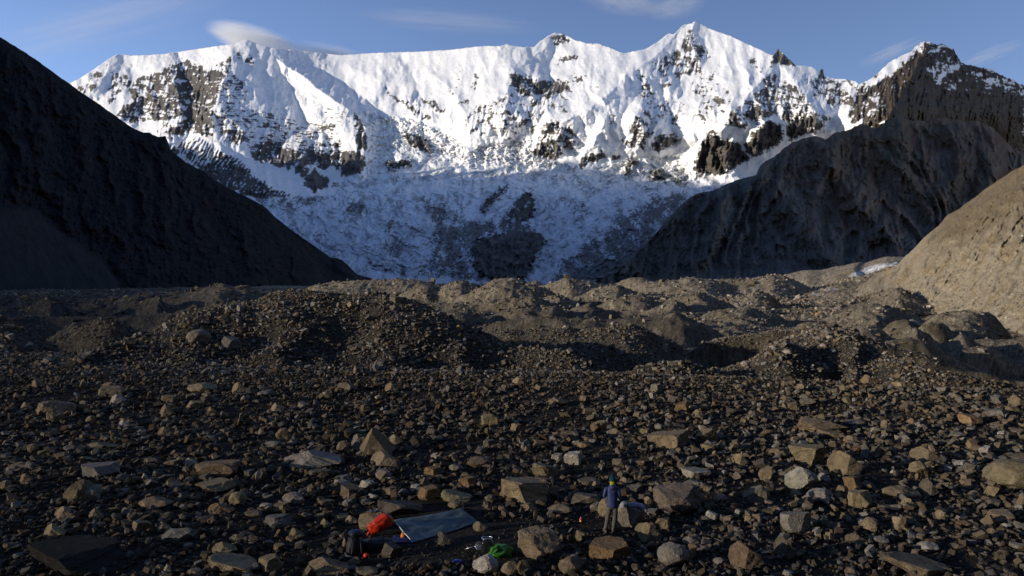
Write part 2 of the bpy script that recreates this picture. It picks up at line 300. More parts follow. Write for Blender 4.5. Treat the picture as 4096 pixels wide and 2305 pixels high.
DEBRIS = [(z5([(2476,120),(2300,180),(2050,300),(1900,440),(1720,540),(1640,620),(1540,760),(2000,800),(2476,800)]), .62), (z5([(2476,260),(2300,380),(2100,560),(1900,600),(1700,700),(1600,760),(2476,800)]), .9),
          (z5([(600,190),(760,230),(900,330),(1180,330),(1190,420),(1000,450),(940,560),(950,760),(700,740),(620,700),(660,560),(650,480),(700,420),(640,300)]), .5), (z5([(700,330),(900,360),(960,420),(800,520),(880,700),(720,720),(660,560)]), .62), (z5([(320,320),(430,380),(440,500),(400,620),(440,700),(540,740),(380,680),(330,560)]), .46), (z5([(0,180),(200,200),(250,300),(0,280)]), .3),
          (z5([(2200,0),(2476,-60),(2476,60),(2300,40)]), .5), (z5([(1650,230),(1760,220),(1700,280)]), .45), (z4([(1850,180),(2200,150),(2476,175),(2300,195),(1900,215)]), .5), (z5([(500,700),(950,720),(900,750),(600,735)]), .5)]
p_deb = np.zeros(PX.shape)
for poly, p in DEBRIS: p_deb = np.maximum(p_deb, p*patch(PX, PY, WX, WY, poly, 30))
flat_ice = patch(PX, PY, WX, WY, z5([(80,690),(200,700),(500,730),(900,755),(1000,770),(1000,810),(0,810)]), 6)

# ---- relief noise
snowy = (1-ice); snowy_r = 1-patch(PX, PY, WX, WY, ICE, 40)
drop = PX*.0
fl = ridged((WX+.25*WY)/60, WY/150, 4, 11)-.45            # flutes and couloirs running down the faces
fl2 = ridged((PX-.2*PY+wx)/21, (PY+wy)/55, 4, 12)-.45
bl = fbm(WX/30, WY/22, 5, 13)
rockish = np.clip(p_rock, 0, 1)
calm = sstep(.25, -.25, fbm(PX/140, PY/140, 2, 15))        # smooth snowfields between broken ground
amp = (.35+.65*calm)*(.5+.9*rockish)
big = ridged((WX-.2*WY)/210, WY/300, 3, 18)-.45
spur = (1-np.abs(((PX-.35*PY+fbm(PX/120, PY/160, 3, 48)*120)/105) % 1*2-1)**.8)*sstep(-.2, .35, fbm(PX/200, PY/140, 2, 49))*sstep(150, 300, PY)
patchy = sstep(-.12, .3, fbm(PX/110, PY/90, 3, 19))
noise_rel = snowy_r*(70*big*(.4+.6*sstep(150, 420, PY))+30*fl*(.06+.55*patchy+1.5*rockish)+20*fl2*(.04+.45*patchy+.8*rockish)+30*bl*(.03+.4*rockish)+75*spur*(.4+.6*patchy)+rockish*(52*(ridged((PX+.18*PY+wx)/19, (PY+wy)/95, 4, 61)-.45)+20*fbm((PX+wx)/70, (PY-.1*PX+wy)/9, 3, 62))+16*fbm(PX/9, PY/9, 3, 16)*(.10+.6*rockish))
stripe = patch(PX, PY, WX, WY, ROCK[11][0], 10)             # ribbed spur below the left peak
noise_rel += stripe*34*(1-np.abs(((PX+.62*PY)/17+fbm(PX/60, PY/60, 2, 3)) % 1*2-1))
# seracs and crevasses
ser = patch(PX, PY, WX, WY, z2([(120,800),(450,840),(620,900),(800,990),(930,1090),(1380,1000),(1360,1100),(1480,1160),(1700,1200),(1300,1200),(900,1160),(780,1150),(640,1120),(540,1060),(430,960),(420,1100),(310,1150),(290,1250),(170,1270),(180,1000)]), 14)
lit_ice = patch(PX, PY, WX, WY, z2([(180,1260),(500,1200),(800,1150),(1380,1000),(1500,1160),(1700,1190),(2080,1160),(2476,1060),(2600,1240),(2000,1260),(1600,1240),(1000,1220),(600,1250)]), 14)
cxw = PX+fbm(PX/60, PY/60, 3, 21)*40; cyw = PY+.00022*(PX-1950)**2*(1-.3*sstep(800, 1100, PY))+fbm(PX/50, PY/50, 3, 22)*34
cre = ridged(cxw/24, cyw/8, 4, 23)-.45
cre2 = ridged(cxw/10, cyw/5, 3, 24)-.45
blk = np.abs(fbm(WX/13, WY/10, 4, 25))
noise_ice = ice*(1-nun)*((1-.85*flat_ice)*(16*cre+10*cre2+40*fbm(cxw/90, cyw/46, 4, 27)+75*fbm(PX/120, PY/60, 3, 146)*sstep(800, 700, PY)+10*(ridged((cxw-1950)/(PY-60)*11, cyw/120, 3, 45)-.4)+34*(ridged(cxw/70, cyw/30, 3, 20)-.4))+ser*(60*blk+42*(ridged(WX/24, WY/20, 4, 28)-.4))+lit_ice*(26*blk+14*(ridged(WX/20, WY/10, 3, 26)-.4)))
d_n = np.maximum.reduce([nun*60*sstep(0, 1, nun)])
noise_ice += d_n+nun*(30*fbm(PX/18, PY/34, 4, 29)+70*(ridged(WX/34, WY/70, 5, 30)-.4)+18*fbm(PX/40, PY/7, 3, 143))
DEP = D0-relief*(1-.85*ice_wide)-noise_rel-noise_ice
_sm = D0-relief*(1-.85*ice_wide)
def massif_depth(x, y):
    """distance of the massif's face, without its small relief, behind a point of the photograph"""
    i = int(np.clip(np.searchsorted(px_m, x), 0, len(px_m)-1)); r = int(np.clip((y-sky_y[i])/(1142-sky_y[i])*(NR-1), 0, NR-1)); return float(_sm[r, i])
px_m = px.copy()
# ---- colours
strat = fbm((PX+.1*PY)/34, (PY-.12*PX+wy*.6)/5.5, 3, 31)
spk = fbm(PX/13+wx*.1, PY/10+wy*.1, 4, 32)
tri = patch(PX, PY, WX, WY, z1([(1560,560),(1900,500),(2500,800),(2650,920),(2500,1150),(1560,1100)]), 20)
spk2 = fbm(WX/34, WY/26, 4, 39)
nz = lerp(.28*strat+.5*spk+.8*spk2+.5*fl2, .75*strat+.35*spk+.6*spk2, tri)
ledge = np.gradient(noise_rel, axis=0)/((1142-sky_y)/(NR-1))[None]; ledge = np.clip(ledge/3.2, -1.4, 1.4)
u = .5+.5*np.tanh((.8*nz+.30*ledge)*2.7)
rock = sstep(-.05, .05, p_rock-u)*snowy
rock = np.maximum(rock, sstep(.97, 1.04, p_rock)*snowy)
dnz = .5+.5*np.tanh(2.6*(.8*fbm(cxw/14, cyw/4, 4, 33)+.45*fbm(cxw/70, cyw/40, 2, 34)+.4*cre+.7*fbm((.7*PX+.3*cxw-1950)/(PY-150)*26, PY/110, 4, 63)))
deb = sstep(-.22, .10, p_deb*1.12-dnz)*ice
rc = fbm(WX/50, WY/25, 4, 35)
rsm = np.array((.115, .108, .10)); rbr = np.array((.066, .052, .040))
brown = np.clip(sstep(3300, 3600, PX)+.7*patch(PX, PY, WX, WY, ROCK[0][0], 30)*sstep(.0, .35, rc)+.5*patch(PX, PY, WX, WY, z3([(70,1240),(130,1050),(210,950),(480,950),(720,900),(715,1020),(480,1150),(260,1270)]), 20), 0, 1)[..., None]
crock = lerp(rsm, rbr, brown)*(1+.55*rc[..., None])*(1+.25*strat[..., None])
snow = np.array((.84, .845, .85))*np.ones(PX.shape+(1,))
snow = snow*(1-.05*np.abs(fl)[..., None])
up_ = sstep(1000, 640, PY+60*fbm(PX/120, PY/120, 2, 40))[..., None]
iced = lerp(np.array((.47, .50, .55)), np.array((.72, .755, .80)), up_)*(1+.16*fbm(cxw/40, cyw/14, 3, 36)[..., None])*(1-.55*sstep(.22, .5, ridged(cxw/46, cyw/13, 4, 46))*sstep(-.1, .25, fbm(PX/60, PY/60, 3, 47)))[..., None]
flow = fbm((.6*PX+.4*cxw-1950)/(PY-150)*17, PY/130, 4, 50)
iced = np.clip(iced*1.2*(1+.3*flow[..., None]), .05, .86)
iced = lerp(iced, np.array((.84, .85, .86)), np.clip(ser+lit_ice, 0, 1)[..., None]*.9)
cdeb = np.array((.12, .118, .112))*(1+.5*fbm(PX/12, PY/12, 3, 37)[..., None])
cnun = np.array((.082, .078, .074))*(1+.9*fbm(WX/34, WY/12, 5, 38)[..., None])*(1+.5*fbm(PX/9, PY/16, 3, 144)[..., None])
lick = sstep(.18, .34, fbm(WX/20, WY/30, 4, 145))*sstep(1000, 820, PY)*.75; nun = nun*(1-lick)
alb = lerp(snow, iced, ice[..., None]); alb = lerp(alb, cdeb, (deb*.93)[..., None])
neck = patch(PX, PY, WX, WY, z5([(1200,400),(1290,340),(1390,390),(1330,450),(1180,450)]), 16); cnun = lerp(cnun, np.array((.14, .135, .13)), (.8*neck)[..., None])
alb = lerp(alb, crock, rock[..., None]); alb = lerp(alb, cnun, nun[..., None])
alb = np.clip(alb, .02, .9)
# ---- into the world, with a far side behind the crest
X = (PX-CX)/F*DEP; Z = CZ+(HY-PY)/F*DEP
back = [(-.02, 150), (-.12, 700), (-.45, 1800), (-1.1, 3500)]
bx, by, bz = [], [], []
for f, dy in back[::-1]:
    bx.append(X[0]*(1+dy/DEP[0])); by.append(DEP[0]+dy); bz.append(Z[0]+f*2200)
X = np.vstack(bx+[X]); Yw = np.vstack(by+[DEP]); Z = np.vstack(bz+[Z]); alb = np.concatenate([alb[:1]]*len(back)+[alb], 0)
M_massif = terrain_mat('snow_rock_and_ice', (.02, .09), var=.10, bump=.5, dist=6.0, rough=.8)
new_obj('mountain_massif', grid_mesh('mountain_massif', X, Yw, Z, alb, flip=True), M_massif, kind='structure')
# ------------------------------------------------------------------ the valley's dark flanks
def flank(name, skyl, base, x0, x1, step, nrow, depth, relief, colour, mat, skn=1.5, backs=((-.05, 60), (-.3, 260), (-1, 700)), seed=1):
    """a mountainside between its foot and its crest line, with a far side"""
    a = np.array(skyl); b = np.array(base)
    px = np.arange(x0, x1, step)
    sy = np.interp(px, a[:, 0], a[:, 1])+noise2(px/11, px*0, seed)*skn+noise2(px/37, px*0, seed+1)*skn*1.5
    by = np.interp(px, b[:, 0], b[:, 1])
    t = np.linspace(0, 1, nrow)[:, None]
    PX = np.repeat(px[None], nrow, 0); PY = sy[None]+(by-sy)[None]*t; T = np.repeat(1-t, len(px), 1)   # T = 1 at the crest
    D = depth(PX, PY, T); R = relief(PX, PY, T); C = colour(PX, PY, T, R)
    D = D-R
    X = (PX-CX)/F*D; Z = CZ+(HY-PY)/F*D
    bx, by_, bz = [], [], []
    for f, dy in backs[::-1]:
        bx.append(X[0]*(1+dy/D[0])); by_.append(D[0]+dy); bz.append(Z[0]+f*(Z[0].clip(60)-0)*.9)
    X = np.vstack(bx+[X]); Y = np.vstack(by_+[D]); Z = np.vstack(bz+[Z]); C = np.concatenate([C[:1]]*len(backs)+[C], 0)
    return new_obj(name, grid_mesh(name, X, Y, Z, np.clip(C, .008, .9), flip=True), mat, kind='structure')

# left: a dark slope rising out of the picture
L_SKY = [(-1500,-900),(-600,-330),(-250,-20)]+[(0,149),(83,199),(138,234),(201,281),(276,334),(342,381),(408,425),(469,469),(524,508),(574,532),(596,530),(634,549),(662,543),(684,601),(745,651),(822,690),(861,723),(938,765),(1021,805),(1065,832),(1103,871),(1159,915),(1214,954),(1269,992),(1324,1031),(1352,1034),(1366,1039),(1394,1064),(1427,1097),(1454,1105),(1531,1124),(1570,1150)]
L_BASE = [(-1500,1230),(0,1230),(700,1215),(1100,1190),(1300,1165),(1440,1140),(1531,1136),(1570,1160)]
def l_depth(PX, PY, T):
    b = np.interp(PX, [-1500,0,600,1000,1440,1570], [650,820,1050,1350,1900,2100]); c = np.interp(PX, [-1500,0,500,1000,1300,1440,1570], [1250,1500,1700,1900,2150,2100,2150])
    return b+(c-b)*(T**.9)
def l_relief(PX, PY, T):
    q = PX+.75*PY; w_ = fbm(PX/140, PY/140, 3, 51)*60
    r = ridged((q*.35-PX*.9+w_)/95, (q+w_)/420, 4, 52)-.4
    cone = patch(PX, PY, PX+w_*.3, PY, z4([(-100,170),(0,220),(110,225),(230,260),(420,400),(640,560),(800,700),(900,850),(-100,950)]), 25)
    rim = patch(PX, PY, PX, PY, z4([(2300,640),(2476,610),(2640,760),(2100,760),(1400,760),(1400,740)]), 12)
    e = sstep(0, .06, T)*sstep(1.0, .93, T)
    return e*(38*r+12*fbm(PX/26, PY/26, 4, 53)+7*fbm(PX/9, PY/9, 3, 54))*(1-.85*cone)+10*cone
def l_col(PX, PY, T, R):
    w_ = fbm(PX/90, PY/90, 3, 55)*40
    cone = patch(PX, PY, PX+w_, PY+w_, z4([(-100,170),(0,220),(110,225),(230,260),(420,400),(640,560),(800,700),(900,850),(-100,950)]), 25)
    scree = sstep(.12, .5, fbm((PX*.9-.45*PY)/40, (PX+.8*PY)/330, 4, 56)); low = sstep(.2, .0, T)*sstep(700, 1100, PX)
    red = sstep(.15, .45, fbm(PX/60, PY/60, 3, 57))
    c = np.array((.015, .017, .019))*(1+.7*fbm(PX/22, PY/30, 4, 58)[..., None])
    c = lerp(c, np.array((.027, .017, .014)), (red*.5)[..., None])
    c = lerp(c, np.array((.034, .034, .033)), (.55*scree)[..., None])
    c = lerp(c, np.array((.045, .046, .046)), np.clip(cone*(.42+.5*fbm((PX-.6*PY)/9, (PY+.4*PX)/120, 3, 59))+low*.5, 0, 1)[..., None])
    return c
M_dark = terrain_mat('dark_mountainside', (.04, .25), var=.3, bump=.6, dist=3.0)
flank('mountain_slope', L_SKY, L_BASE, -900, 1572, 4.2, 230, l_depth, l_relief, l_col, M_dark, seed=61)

# right: the dark spur that runs down to the icefall
S_SKY = [(2380,1140)]+z5([(1830,770),(1950,720),(2020,660),(2100,610),(2150,560),(2250,460),(2300,400),(2400,285),(2476,205)])+z3([(100,1400),(200,1388),(330,1330),(440,1290),(490,1280),(530,1270),(545,1230),(560,1200),(630,1150),(700,1110),(740,1070),(780,1040),(870,1005),(960,985),(1000,1000),(1030,1012),(1070,985),(1100,960),(1150,955),(1200,945),(1250,915),(1290,900),(1340,915),(1390,930),(1450,905),(1500,870),(1560,838),(1640,870),(1760,880),(1850,850),(1950,868),(2060,880),(2150,880),(2250,930),(2330,1020),(2400,1080),(2472,1110),(2800,1200)])
S_BASE = [(2380,1160),(2450,1142),(4300,1142)]
def s_depth(PX, PY, T):
    c = np.interp(PX, [2380,2500,2732,3300,3590,3900,4300], [2450,2500,2750,3250,3500,3650,3700]); b = np.interp(PX, [2380,2500,3000,3600,4300], [2420,2380,2200,2000,1900])
    return b+(c-b)*(T**.92)
S_RIDGES = [
 (RZ(z3, [(960,985,60),(1060,1090,170),(1040,1260,150),(940,1450,60)]), 1.6, 1.9), (RZ(z3, [(560,1200,60),(540,1290,110),(420,1450,90)]), 1.4, 1.7), (RZ(z3, [(1290,900,60),(1350,1010,130),(1460,1120,140),(1600,1250,150),(1720,1400,120),(1800,1500,60)]), 1.6, 1.8),
 (RZ(z3, [(1560,840,60),(1560,950,150),(1640,1080,160),(1780,1180,150),(1900,1310,120)]), 1.6, 2.2), (RZ(z3, [(2050,880,60),(2010,1000,160),(2030,1120,190),(1990,1240,200),(1900,1400,140)]), 1.5, 1.9), (RZ(z3, [(2250,940,60),(2230,1080,150),(2260,1200,170),(2230,1330,150),(2140,1450,80)]), 1.6, 1.9),
 (RZ(z6, [(400,60,60),(300,200,140),(240,420,140),(130,620,60)]), 1.5, 1.8), (RZ(z6, [(640,40,40),(760,220,130),(930,420,160),(1080,600,110)]), 1.4, 1.6), (RZ(z6, [(1180,60,60),(1320,260,150),(1480,420,130),(1560,560,60)]), 1.5, 1.7),
]
def s_ribs(PX, PY):
    wa = fbm(PX/90, PY/120, 3, 171)*34; lean = lerp(.28, -.42, sstep(3000, 3700, PX))
    return ridged((PX+lean*PY+wa)/78, PY/420, 5, 73)-.4
def s_relief(PX, PY, T):
    wa = fbm(PX/70, PY/70, 3, 71)*26; wb = fbm(PX/70, PY/70, 3, 72)*26; WX, WY = PX+wa, PY+wb
    r = np.zeros(PX.shape)
    for (pts, hs), kl, kr in S_RIDGES:
        d, side, h = seg_dist(WX, WY, pts, hs); r = smax(r, h-d*np.where(side > 0, kr, kl), 14)
    e = sstep(1.0, .95, T)*sstep(0, .08, T)
    n = 95*s_ribs(PX, PY)+30*(ridged((WX-.25*WY)/22, WY/110, 4, 75)-.4)+7*fbm(PX/22, PY/30, 4, 74)+17*(ridged((PX+.3*PY)/13, PY/34, 3, 78)-.4)+4*fbm(PX/60, PY/7, 3, 76)
    return e*(r*.9+n*(.45+.55*sstep(0, .35, T)))
def s_col(PX, PY, T, R):
    wa = fbm(PX/50, PY/50, 3, 77)*20
    g = .7*sstep(-.22, -.38, s_ribs(PX, PY))*sstep(-.25, .2, fbm(PX/60, PY/120, 3, 79))
    up = sstep(2900, 3450, PX)*sstep(1080, 760, PY)
    c = np.array((.105, .099, .090))*np.ones(PX.shape+(1,)); c = lerp(c, np.array((.135, .102, .072)), up[..., None])
    red = sstep(.05, .4, fbm(PX/55, PY/45, 4, 80))*sstep(3000, 3350, PX)*sstep(1100, 950, PY)
    c = lerp(c, np.array((.125, .066, .044)), (.65*red)[..., None])
    c = c*(1+.6*fbm((PX+.1*PY)/16, PY/44, 4, 81)[..., None])*(1+.5*s_ribs(PX, PY)[..., None])  # ribs lightened, gullies darkened: light on the relief put into the colour
    c = lerp(c, np.array((.23, .22, .20)), (.75*g*(1-.6*up))[..., None])
    foot = sstep(.22, 0, T); c = lerp(c, np.array((.13, .128, .122)), (.6*foot)[..., None])
    return c
M_spur = terrain_mat('dark_spur', (.03, .14), var=.22, bump=.6, dist=5.0)
flank('mountain_spur', S_SKY, S_BASE, 2382, 4250, 4.2, 200, s_depth, s_relief, s_col, M_spur, skn=3.0, backs=((-.02, 80), (-.2, 350), (-1, 900)), seed=91)

# right edge: the sunlit moraine wall
H_SKY = [(3330,1150),(3420,1118),(3480,1100),(3540,1083),(3593,1058),(3615,1031),(3659,992),(3698,948),(3753,904),(3791,860),(3836,836),(3907,783),(3973,734),(4045,688),(4096,660),(4300,560),(4800,420)]
H_BASE = [(3330,1190),(3500,1215),(3680,1262),(3858,1300),(3973,1370),(4096,1400),(4800,1500)]
def h_depth(PX, PY, T):
    b = np.interp(PX, [3330,3500,3680,3858,3973,4096,4800], [700,500,420,370,310,280,200]); c = np.interp(PX, [3330,3500,3600,3700,3858,4096,4800], [760,720,640,570,520,470,420])
    return b+(c-b)*(T**1.25)
def h_relief(PX, PY, T):
    wa = fbm(PX/60, PY/60, 3, 101)*22
    q = PX*.72+PY*.69; p = PX*.69-PY*.72           # q runs down to the right, p across
    r = ridged((PX*.8+PY*.6+wa)/60, (PY*.8-.6*PX)/420, 5, 102)-.4
    crag = sstep(.25, .62, T)*sstep(3600, 3800, PX)
    e = sstep(1, .93, T)*sstep(0, .05, T)
    wall = patch(PX, PY, PX+wa, PY+wa, z6([(1560,700),(1700,560),(1900,400),(2200,150),(2472,60),(2472,500),(2200,650),(1900,800),(1780,900),(1650,800)]), 30)
    return e*(4.5*r*(.25+.75*crag)+3.5*fbm(PX/34, PY/34, 4, 103)+1.1*fbm(PX/9, PY/9, 3, 104)*(.4+crag)+4*wall*(ridged((PX*.8+PY*.6+wa*.6)/20, (PY*.8-.6*PX)/170, 4, 105)-.35)+5*wall)
def h_col(PX, PY, T, R):
    wa = fbm(PX/50, PY/50, 3, 106)*20
    c = np.array((.29, .248, .18))*np.ones(PX.shape+(1,))
    och = sstep(.0, .4, fbm((PX*.8+PY*.6)/34, (PY*.8-.6*PX)/110, 4, 107)); c = lerp(c, np.array((.25, .19, .105)), (.7*och)[..., None])
    top = sstep(.5, .85, T+.25*fbm(PX/60, PY/50, 3, 108))*sstep(3650, 3800, PX); c = lerp(c, np.array((.13, .10, .062)), (.8*top)[..., None])
    g = sstep(.12, .42, fbm((PX*.8+PY*.6+wa)/13, (PY*.8-.6*PX)/90, 4, 109)); c = lerp(c, np.array((.125, .10, .07)), (.75*g)[..., None])
    return c*(1+.28*fbm(PX/13, PY/13, 4, 110)[..., None])
M_wall = terrain_mat('moraine_earth', (.25, 1.1), var=.28, bump=.9, dist=1.0)
wall_ob = flank('moraine_wall', H_SKY, H_BASE, 3332, 4780, 3.4, 190, h_depth, h_relief, h_col, M_wall, skn=2.0, backs=((-.02, 15), (-.3, 60), (-1.2, 140)), seed=121)

# the range west of the valley, out of the frame, whose shadow lies across the icefall and the spur
def west_range():
    # points of the picture where the edge of its shadow falls: x, y, distance
    EDGE = [(2100,1130,1250,-60),(1560,1122,1250,-40),(3400,1105,1150,-60),(3900,950,2000,160),(3800,900,2700,480),(2700,1000,2500,300),(2975,712,3000,330),(3262,543,3300,330),(3590,455,3700,60),(2790,745,0,0),(2685,722,0,0),(2500,695,0,0),(2380,676,0,0),(2260,656,0,0),(2136,642,0,0),(1980,636,0,0),(1860,637,0,0),(1760,645,0,0),(1670,658,0,0),(1580,690,0,0),(1490,722,0,0),(1366,755,0,0),(1180,735,0,0),(1000,720,0,0),(880,640,0,0),(780,590,0,0),(560,520,0,-200),(300,330,0,-300)]
    ca, sa, te = math.cos(SUN_AZ), math.sin(SUN_AZ), math.tan(SUN_EL); pts = []
    for ex, ey, eY, lift in EDGE:
        q = W(ex, ey, eY or massif_depth(ex, ey)); pts.append((-sa*q[0]+ca*q[1], q[2]+te*(ca*q[0]+sa*q[1])+lift))
    pts.sort(); T_of_s = np.array([(-300, -60), (95, -40), (175, -7), (620, -4), (pts[0][0]-120, -30)]+pts+[(pts[-1][0]+900, pts[-1][1])])
    s = np.arange(T_of_s[0, 0], T_of_s[-1, 0], 20.); T = np.interp(s, T_of_s[:, 0], T_of_s[:, 1])+(75*noise2(s/170, s*0, 131)+45*noise2(s/60, s*0, 132))*np.clip((s-1200)/900, .045, 1)
    T = np.maximum(T, 1330*sstep(1650, 2000, s)*sstep(3200, 3080, s))
    x0 = -4500.
    yc = (s+math.sin(SUN_AZ)*x0)/math.cos(SUN_AZ); ac = math.cos(SUN_AZ)*x0+math.sin(SUN_AZ)*yc
    zc = T-math.tan(SUN_EL)*ac
    prof = [(-1900, -.05), (-1100, .3), (-500, .7), (-150, .93), (0, 1), (110, .9), (450, .6), (900, .25), (1300, -.05)]
    X = np.array([[x0+d+60*noise2(np.array(y/200.), np.array(d/300.), 133) for y in yc] for d, f in prof]); Yy = np.array([yc for _ in prof])
    Z = np.array([zc*f+(40*noise2(yc/120, yc*0+d/200, 134) if f not in (1,) else 0) for d, f in prof])
    X[4] = x0
    C = np.ones(X.shape+(3,))*np.array((.05, .05, .048))
    new_obj('unseen_hills', grid_mesh('unseen_hills', X, Yy, Z, C), M_dark, kind='structure')
west_range()

# unseen valley sides, added right of and behind the viewer to cut sky light
def sky_block_hills():
    a = np.radians(np.linspace(68, 226, 120)); prof = [(.55, -.02), (.7, .25), (.85, .6), (.95, .86), (1, 1), (1.06, .9), (1.3, .3)]
    R = 1700+260*noise2(a*3, a*0, 141); Hc = (1450+260*noise2(a*6, a*0, 142)+90*noise2(a*22, a*0, 143))*sstep(226, 205, np.degrees(a))*sstep(60, 82, np.degrees(a))
    X = np.array([R*f*np.sin(a)*(1+.03*noise2(a*30, a*0+f*9, 144)) for f, h in prof]); Y = np.array([R*f*np.cos(a) for f, h in prof])
    Z = np.array([Hc*h*(1+.12*noise2(a*26, a*0+f*7, 145)) for f, h in prof])-12
    new_obj('unseen_hills', grid_mesh('unseen_hills', X, Y, Z, np.ones(X.shape+(3,))*np.array((.045, .043, .04))), M_dark, kind='structure')
sky_block_hills()
# ------------------------------------------------------------------ the debris-covered glacier
GU = np.linspace(-1.02, 1.02, 1060); GY = np.exp(np.linspace(math.log(11.), math.log(2600.), 860))
U, YY = np.meshgrid(GU, GY); XX = U*YY; PXg = U*F+CX
edge = np.interp(GU, [-1, -.55, -.3, .1, .45, .6, 1], [80, 74, 60, 60, 54, 50, 48])[None]
deepth = np.interp(GU, [-1, -.3, .25, .42, .56, 1], [-5, -6, -6, -9, -13, -15])[None]
base = deepth*sstep(edge, edge*1.45, YY)
base = base+.16*fbm(XX/7, YY/7, 3, 201)*sstep(200, 60, YY)+1.3*fbm(XX/34, YY/34, 3, 202)*sstep(56, 120, YY)+2.6*fbm(XX/110, YY/110, 3, 203)*sstep(150, 400, YY)
base = base+.35*sstep(30, 60, YY)*sstep(60, 50, YY)
H = base.copy()
def fz(pts, Y): return [(x, y, Y) for x, y in pts]
FEATURES = []      # crest line as seen, distance, steepness factors front/back, sharpness
def feat(pts, Y, front=2.2, back=2.2, sharp=.0, side=.5, Y2=None):
    a = np.array(pts); Ys = np.full(len(a), Y) if np.isscalar(Y) else np.interp(a[:, 0], Y[0], Y[1])
    FEATURES.append((a[:, 0], a[:, 1], Ys, front, back, sharp, side))
HUMP = [(300,1440),(400,1405),(525,1350),(636,1312),(747,1256),(890,1216),(1018,1200),(1113,1169),(1208,1163),(1320,1169),(1431,1180),(1526,1177),(1670,1208),(1749,1240),(1829,1280),(1908,1328),(2051,1383),(2226,1402),(2330,1430)]
feat(HUMP, ([300,525,890,1250,1670,1900,2330], [66,74,84,90,86,80,70]), 3.6, 2.6, .35)
# far left
feat(z4([(-300,880),(0,870),(120,880),(330,868),(400,905),(600,900),(860,890),(1000,865),(1150,862),(1380,840),(1600,795),(1680,810),(1760,810),(1900,860),(2050,890)]), 270, 3.5, 3)
feat(z4([(270,925),(350,893),(420,925)]), 225, 1.8, 1.8, .5); feat(z4([(1000,930),(1150,865),(1190,915)]), 235, 1.8, 1.8, .5)
feat(z4([(300,1045),(460,1035),(750,1022),(860,1020),(1100,1010),(1280,1000),(1350,965),(1420,925),(1440,940),(1480,990),(1700,1000)]), 165, 2.6, 2.4, .4)
feat(z4([(420,1150),(520,1090),(560,1085),(620,1120)]), 118, 2, 2, .2); feat(z4([(540,1140),(640,1080),(760,1040),(820,1042),(880,1070),(960,1115)]), 112, 2, 2, .3)
feat(z4([(-400,1060),(0,1080),(60,1085),(150,1110),(300,1190)]), 88, 3, 2.4, .2); feat(z4([(-200,960),(0,965),(140,985),(300,1030)]), 140, 3, 2.4)
# middle
feat(z5([(-200,800),(-100,790),(0,775),(100,768),(300,762),(430,757),(560,765),(650,780),(760,800)]), 720, 3, 3)
feat(z5([(440,850),(500,830),(570,800),(640,795),(680,828),(700,830),(760,790),(870,765),(960,800),(1030,840)]), 440, 2.4, 2.4, .2)
feat(z5([(1040,790),(1100,760),(1150,748),(1270,748),(1330,775),(1400,760),(1440,790),(1480,800)]), 820, 2.4, 2.4, .2)
feat(z5([(1420,820),(1560,770),(1640,742),(1720,752),(1800,765),(1890,790),(1960,815)]), 600, 1.7, 1.7, .7)
feat(z5([(960,835),(1080,785),(1200,770),(1350,800),(1450,820),(1560,855)]), 400, 2.2, 2.2, .2)
feat(z5([(1660,890),(1740,860),(1850,820),(1980,790),(2050,810),(2120,840)]), 500, 2.4, 2.4, .2)
feat(z5([(2050,760),(2100,745),(2160,740),(2230,765)]), 950, 2, 2, .3); feat(z5([(2130,800),(2180,785),(2300,770),(2476,760)])+z6([(20,742),(120,750),(200,760),(330,790)]), 700, 3, 3)
feat(z5([(1880,940),(1960,900),(2050,880),(2180,870),(2240,895),(2330,940)]), 330, 2.4, 2.4, .2); feat(z5([(2330,920),(2400,905),(2476,925)])+z6([(60,960)]), 300, 2.2, 2.2, .2)
feat(z5([(600,945),(700,935),(860,935),(1000,940),(1150,905),(1280,890),(1400,890),(1500,920)]), 300, 2.6, 2.6, .1); feat(z5([(1380,910),(1480,880),(1560,865),(1650,890),(1700,920)]), 360, 2.2, 2.2, .2)
feat(z5([(1200,980),(1330,940),(1400,960),(1450,965),(1520,945),(1620,985)]), 240, 2.4, 2.4, .2); feat(z5([(1620,990),(1700,955),(1790,935),(1840,945),(1920,975)]), 250, 2.4, 2.4, .3); feat(z5([(760,1000),(860,990),(960,1010)]), 230, 3, 3)
feat(z5([(1150,1060),(1400,1030),(1800,1030),(2100,1040),(2476,1010)]), 165, 3, 2.5); feat(z5([(1100,1130),(1300,1120),(1500,1110),(1750,1120),(2050,1085),(2200,1110)]), 128, 3.4, 2.4); feat(z5([(1200,1210),(1360,1203),(1480,1225),(1560,1240),(1700,1222),(1850,1216),(1950,1250),(2060,1300),(2150,1320)]), 88, 3, .9)
# right
feat(z6([(-60,800),(60,788),(160,800),(250,760),(400,755),(550,745),(630,722),(720,737),(800,760)]), 720, 2.6, 2.6, .2)
feat(z6([(600,760),(720,735),(900,690),(1000,690),(1150,660),(1260,630),(1300,645),(1400,615),(1480,593),(1600,597),(1800,640)]), 1350, 9, 3)
feat(z6([(-100,900),(0,870),(80,845),(200,875),(300,910)]), 330, 2.4, 2.4, .3); feat(z6([(200,990),(330,965),(430,950),(560,975),(640,1000)]), 270, 2.6, 2.4, .2); feat(z6([(400,880),(520,835),(620,855),(700,915),(740,960)]), 430, 2.6, 1.6, .2)
feat(z6([(820,900),(930,850),(1000,830),(1120,790),(1250,755),(1380,715),(1480,685),(1580,650),(1800,600)]), ([3180,3600,3750], [640,760,780]), 6.0, 3)
feat(z6([(880,1010),(960,960),(1050,930),(1200,900),(1380,860),(1560,820),(1720,900),(2000,960)]), ([3200,3500,3850], [420,470,420]), 6.5, 3)
feat(z6([(900,1075),(1000,1040),(1200,985),(1300,950),(1420,935),(1500,965),(1600,1005),(1700,1030)]), 290, 4, 2.2)
feat(z6([(1900,1005),(2050,985),(2180,1000),(2260,1040),(2330,1120),(2380,1200)]), 250, 4, 1.2)
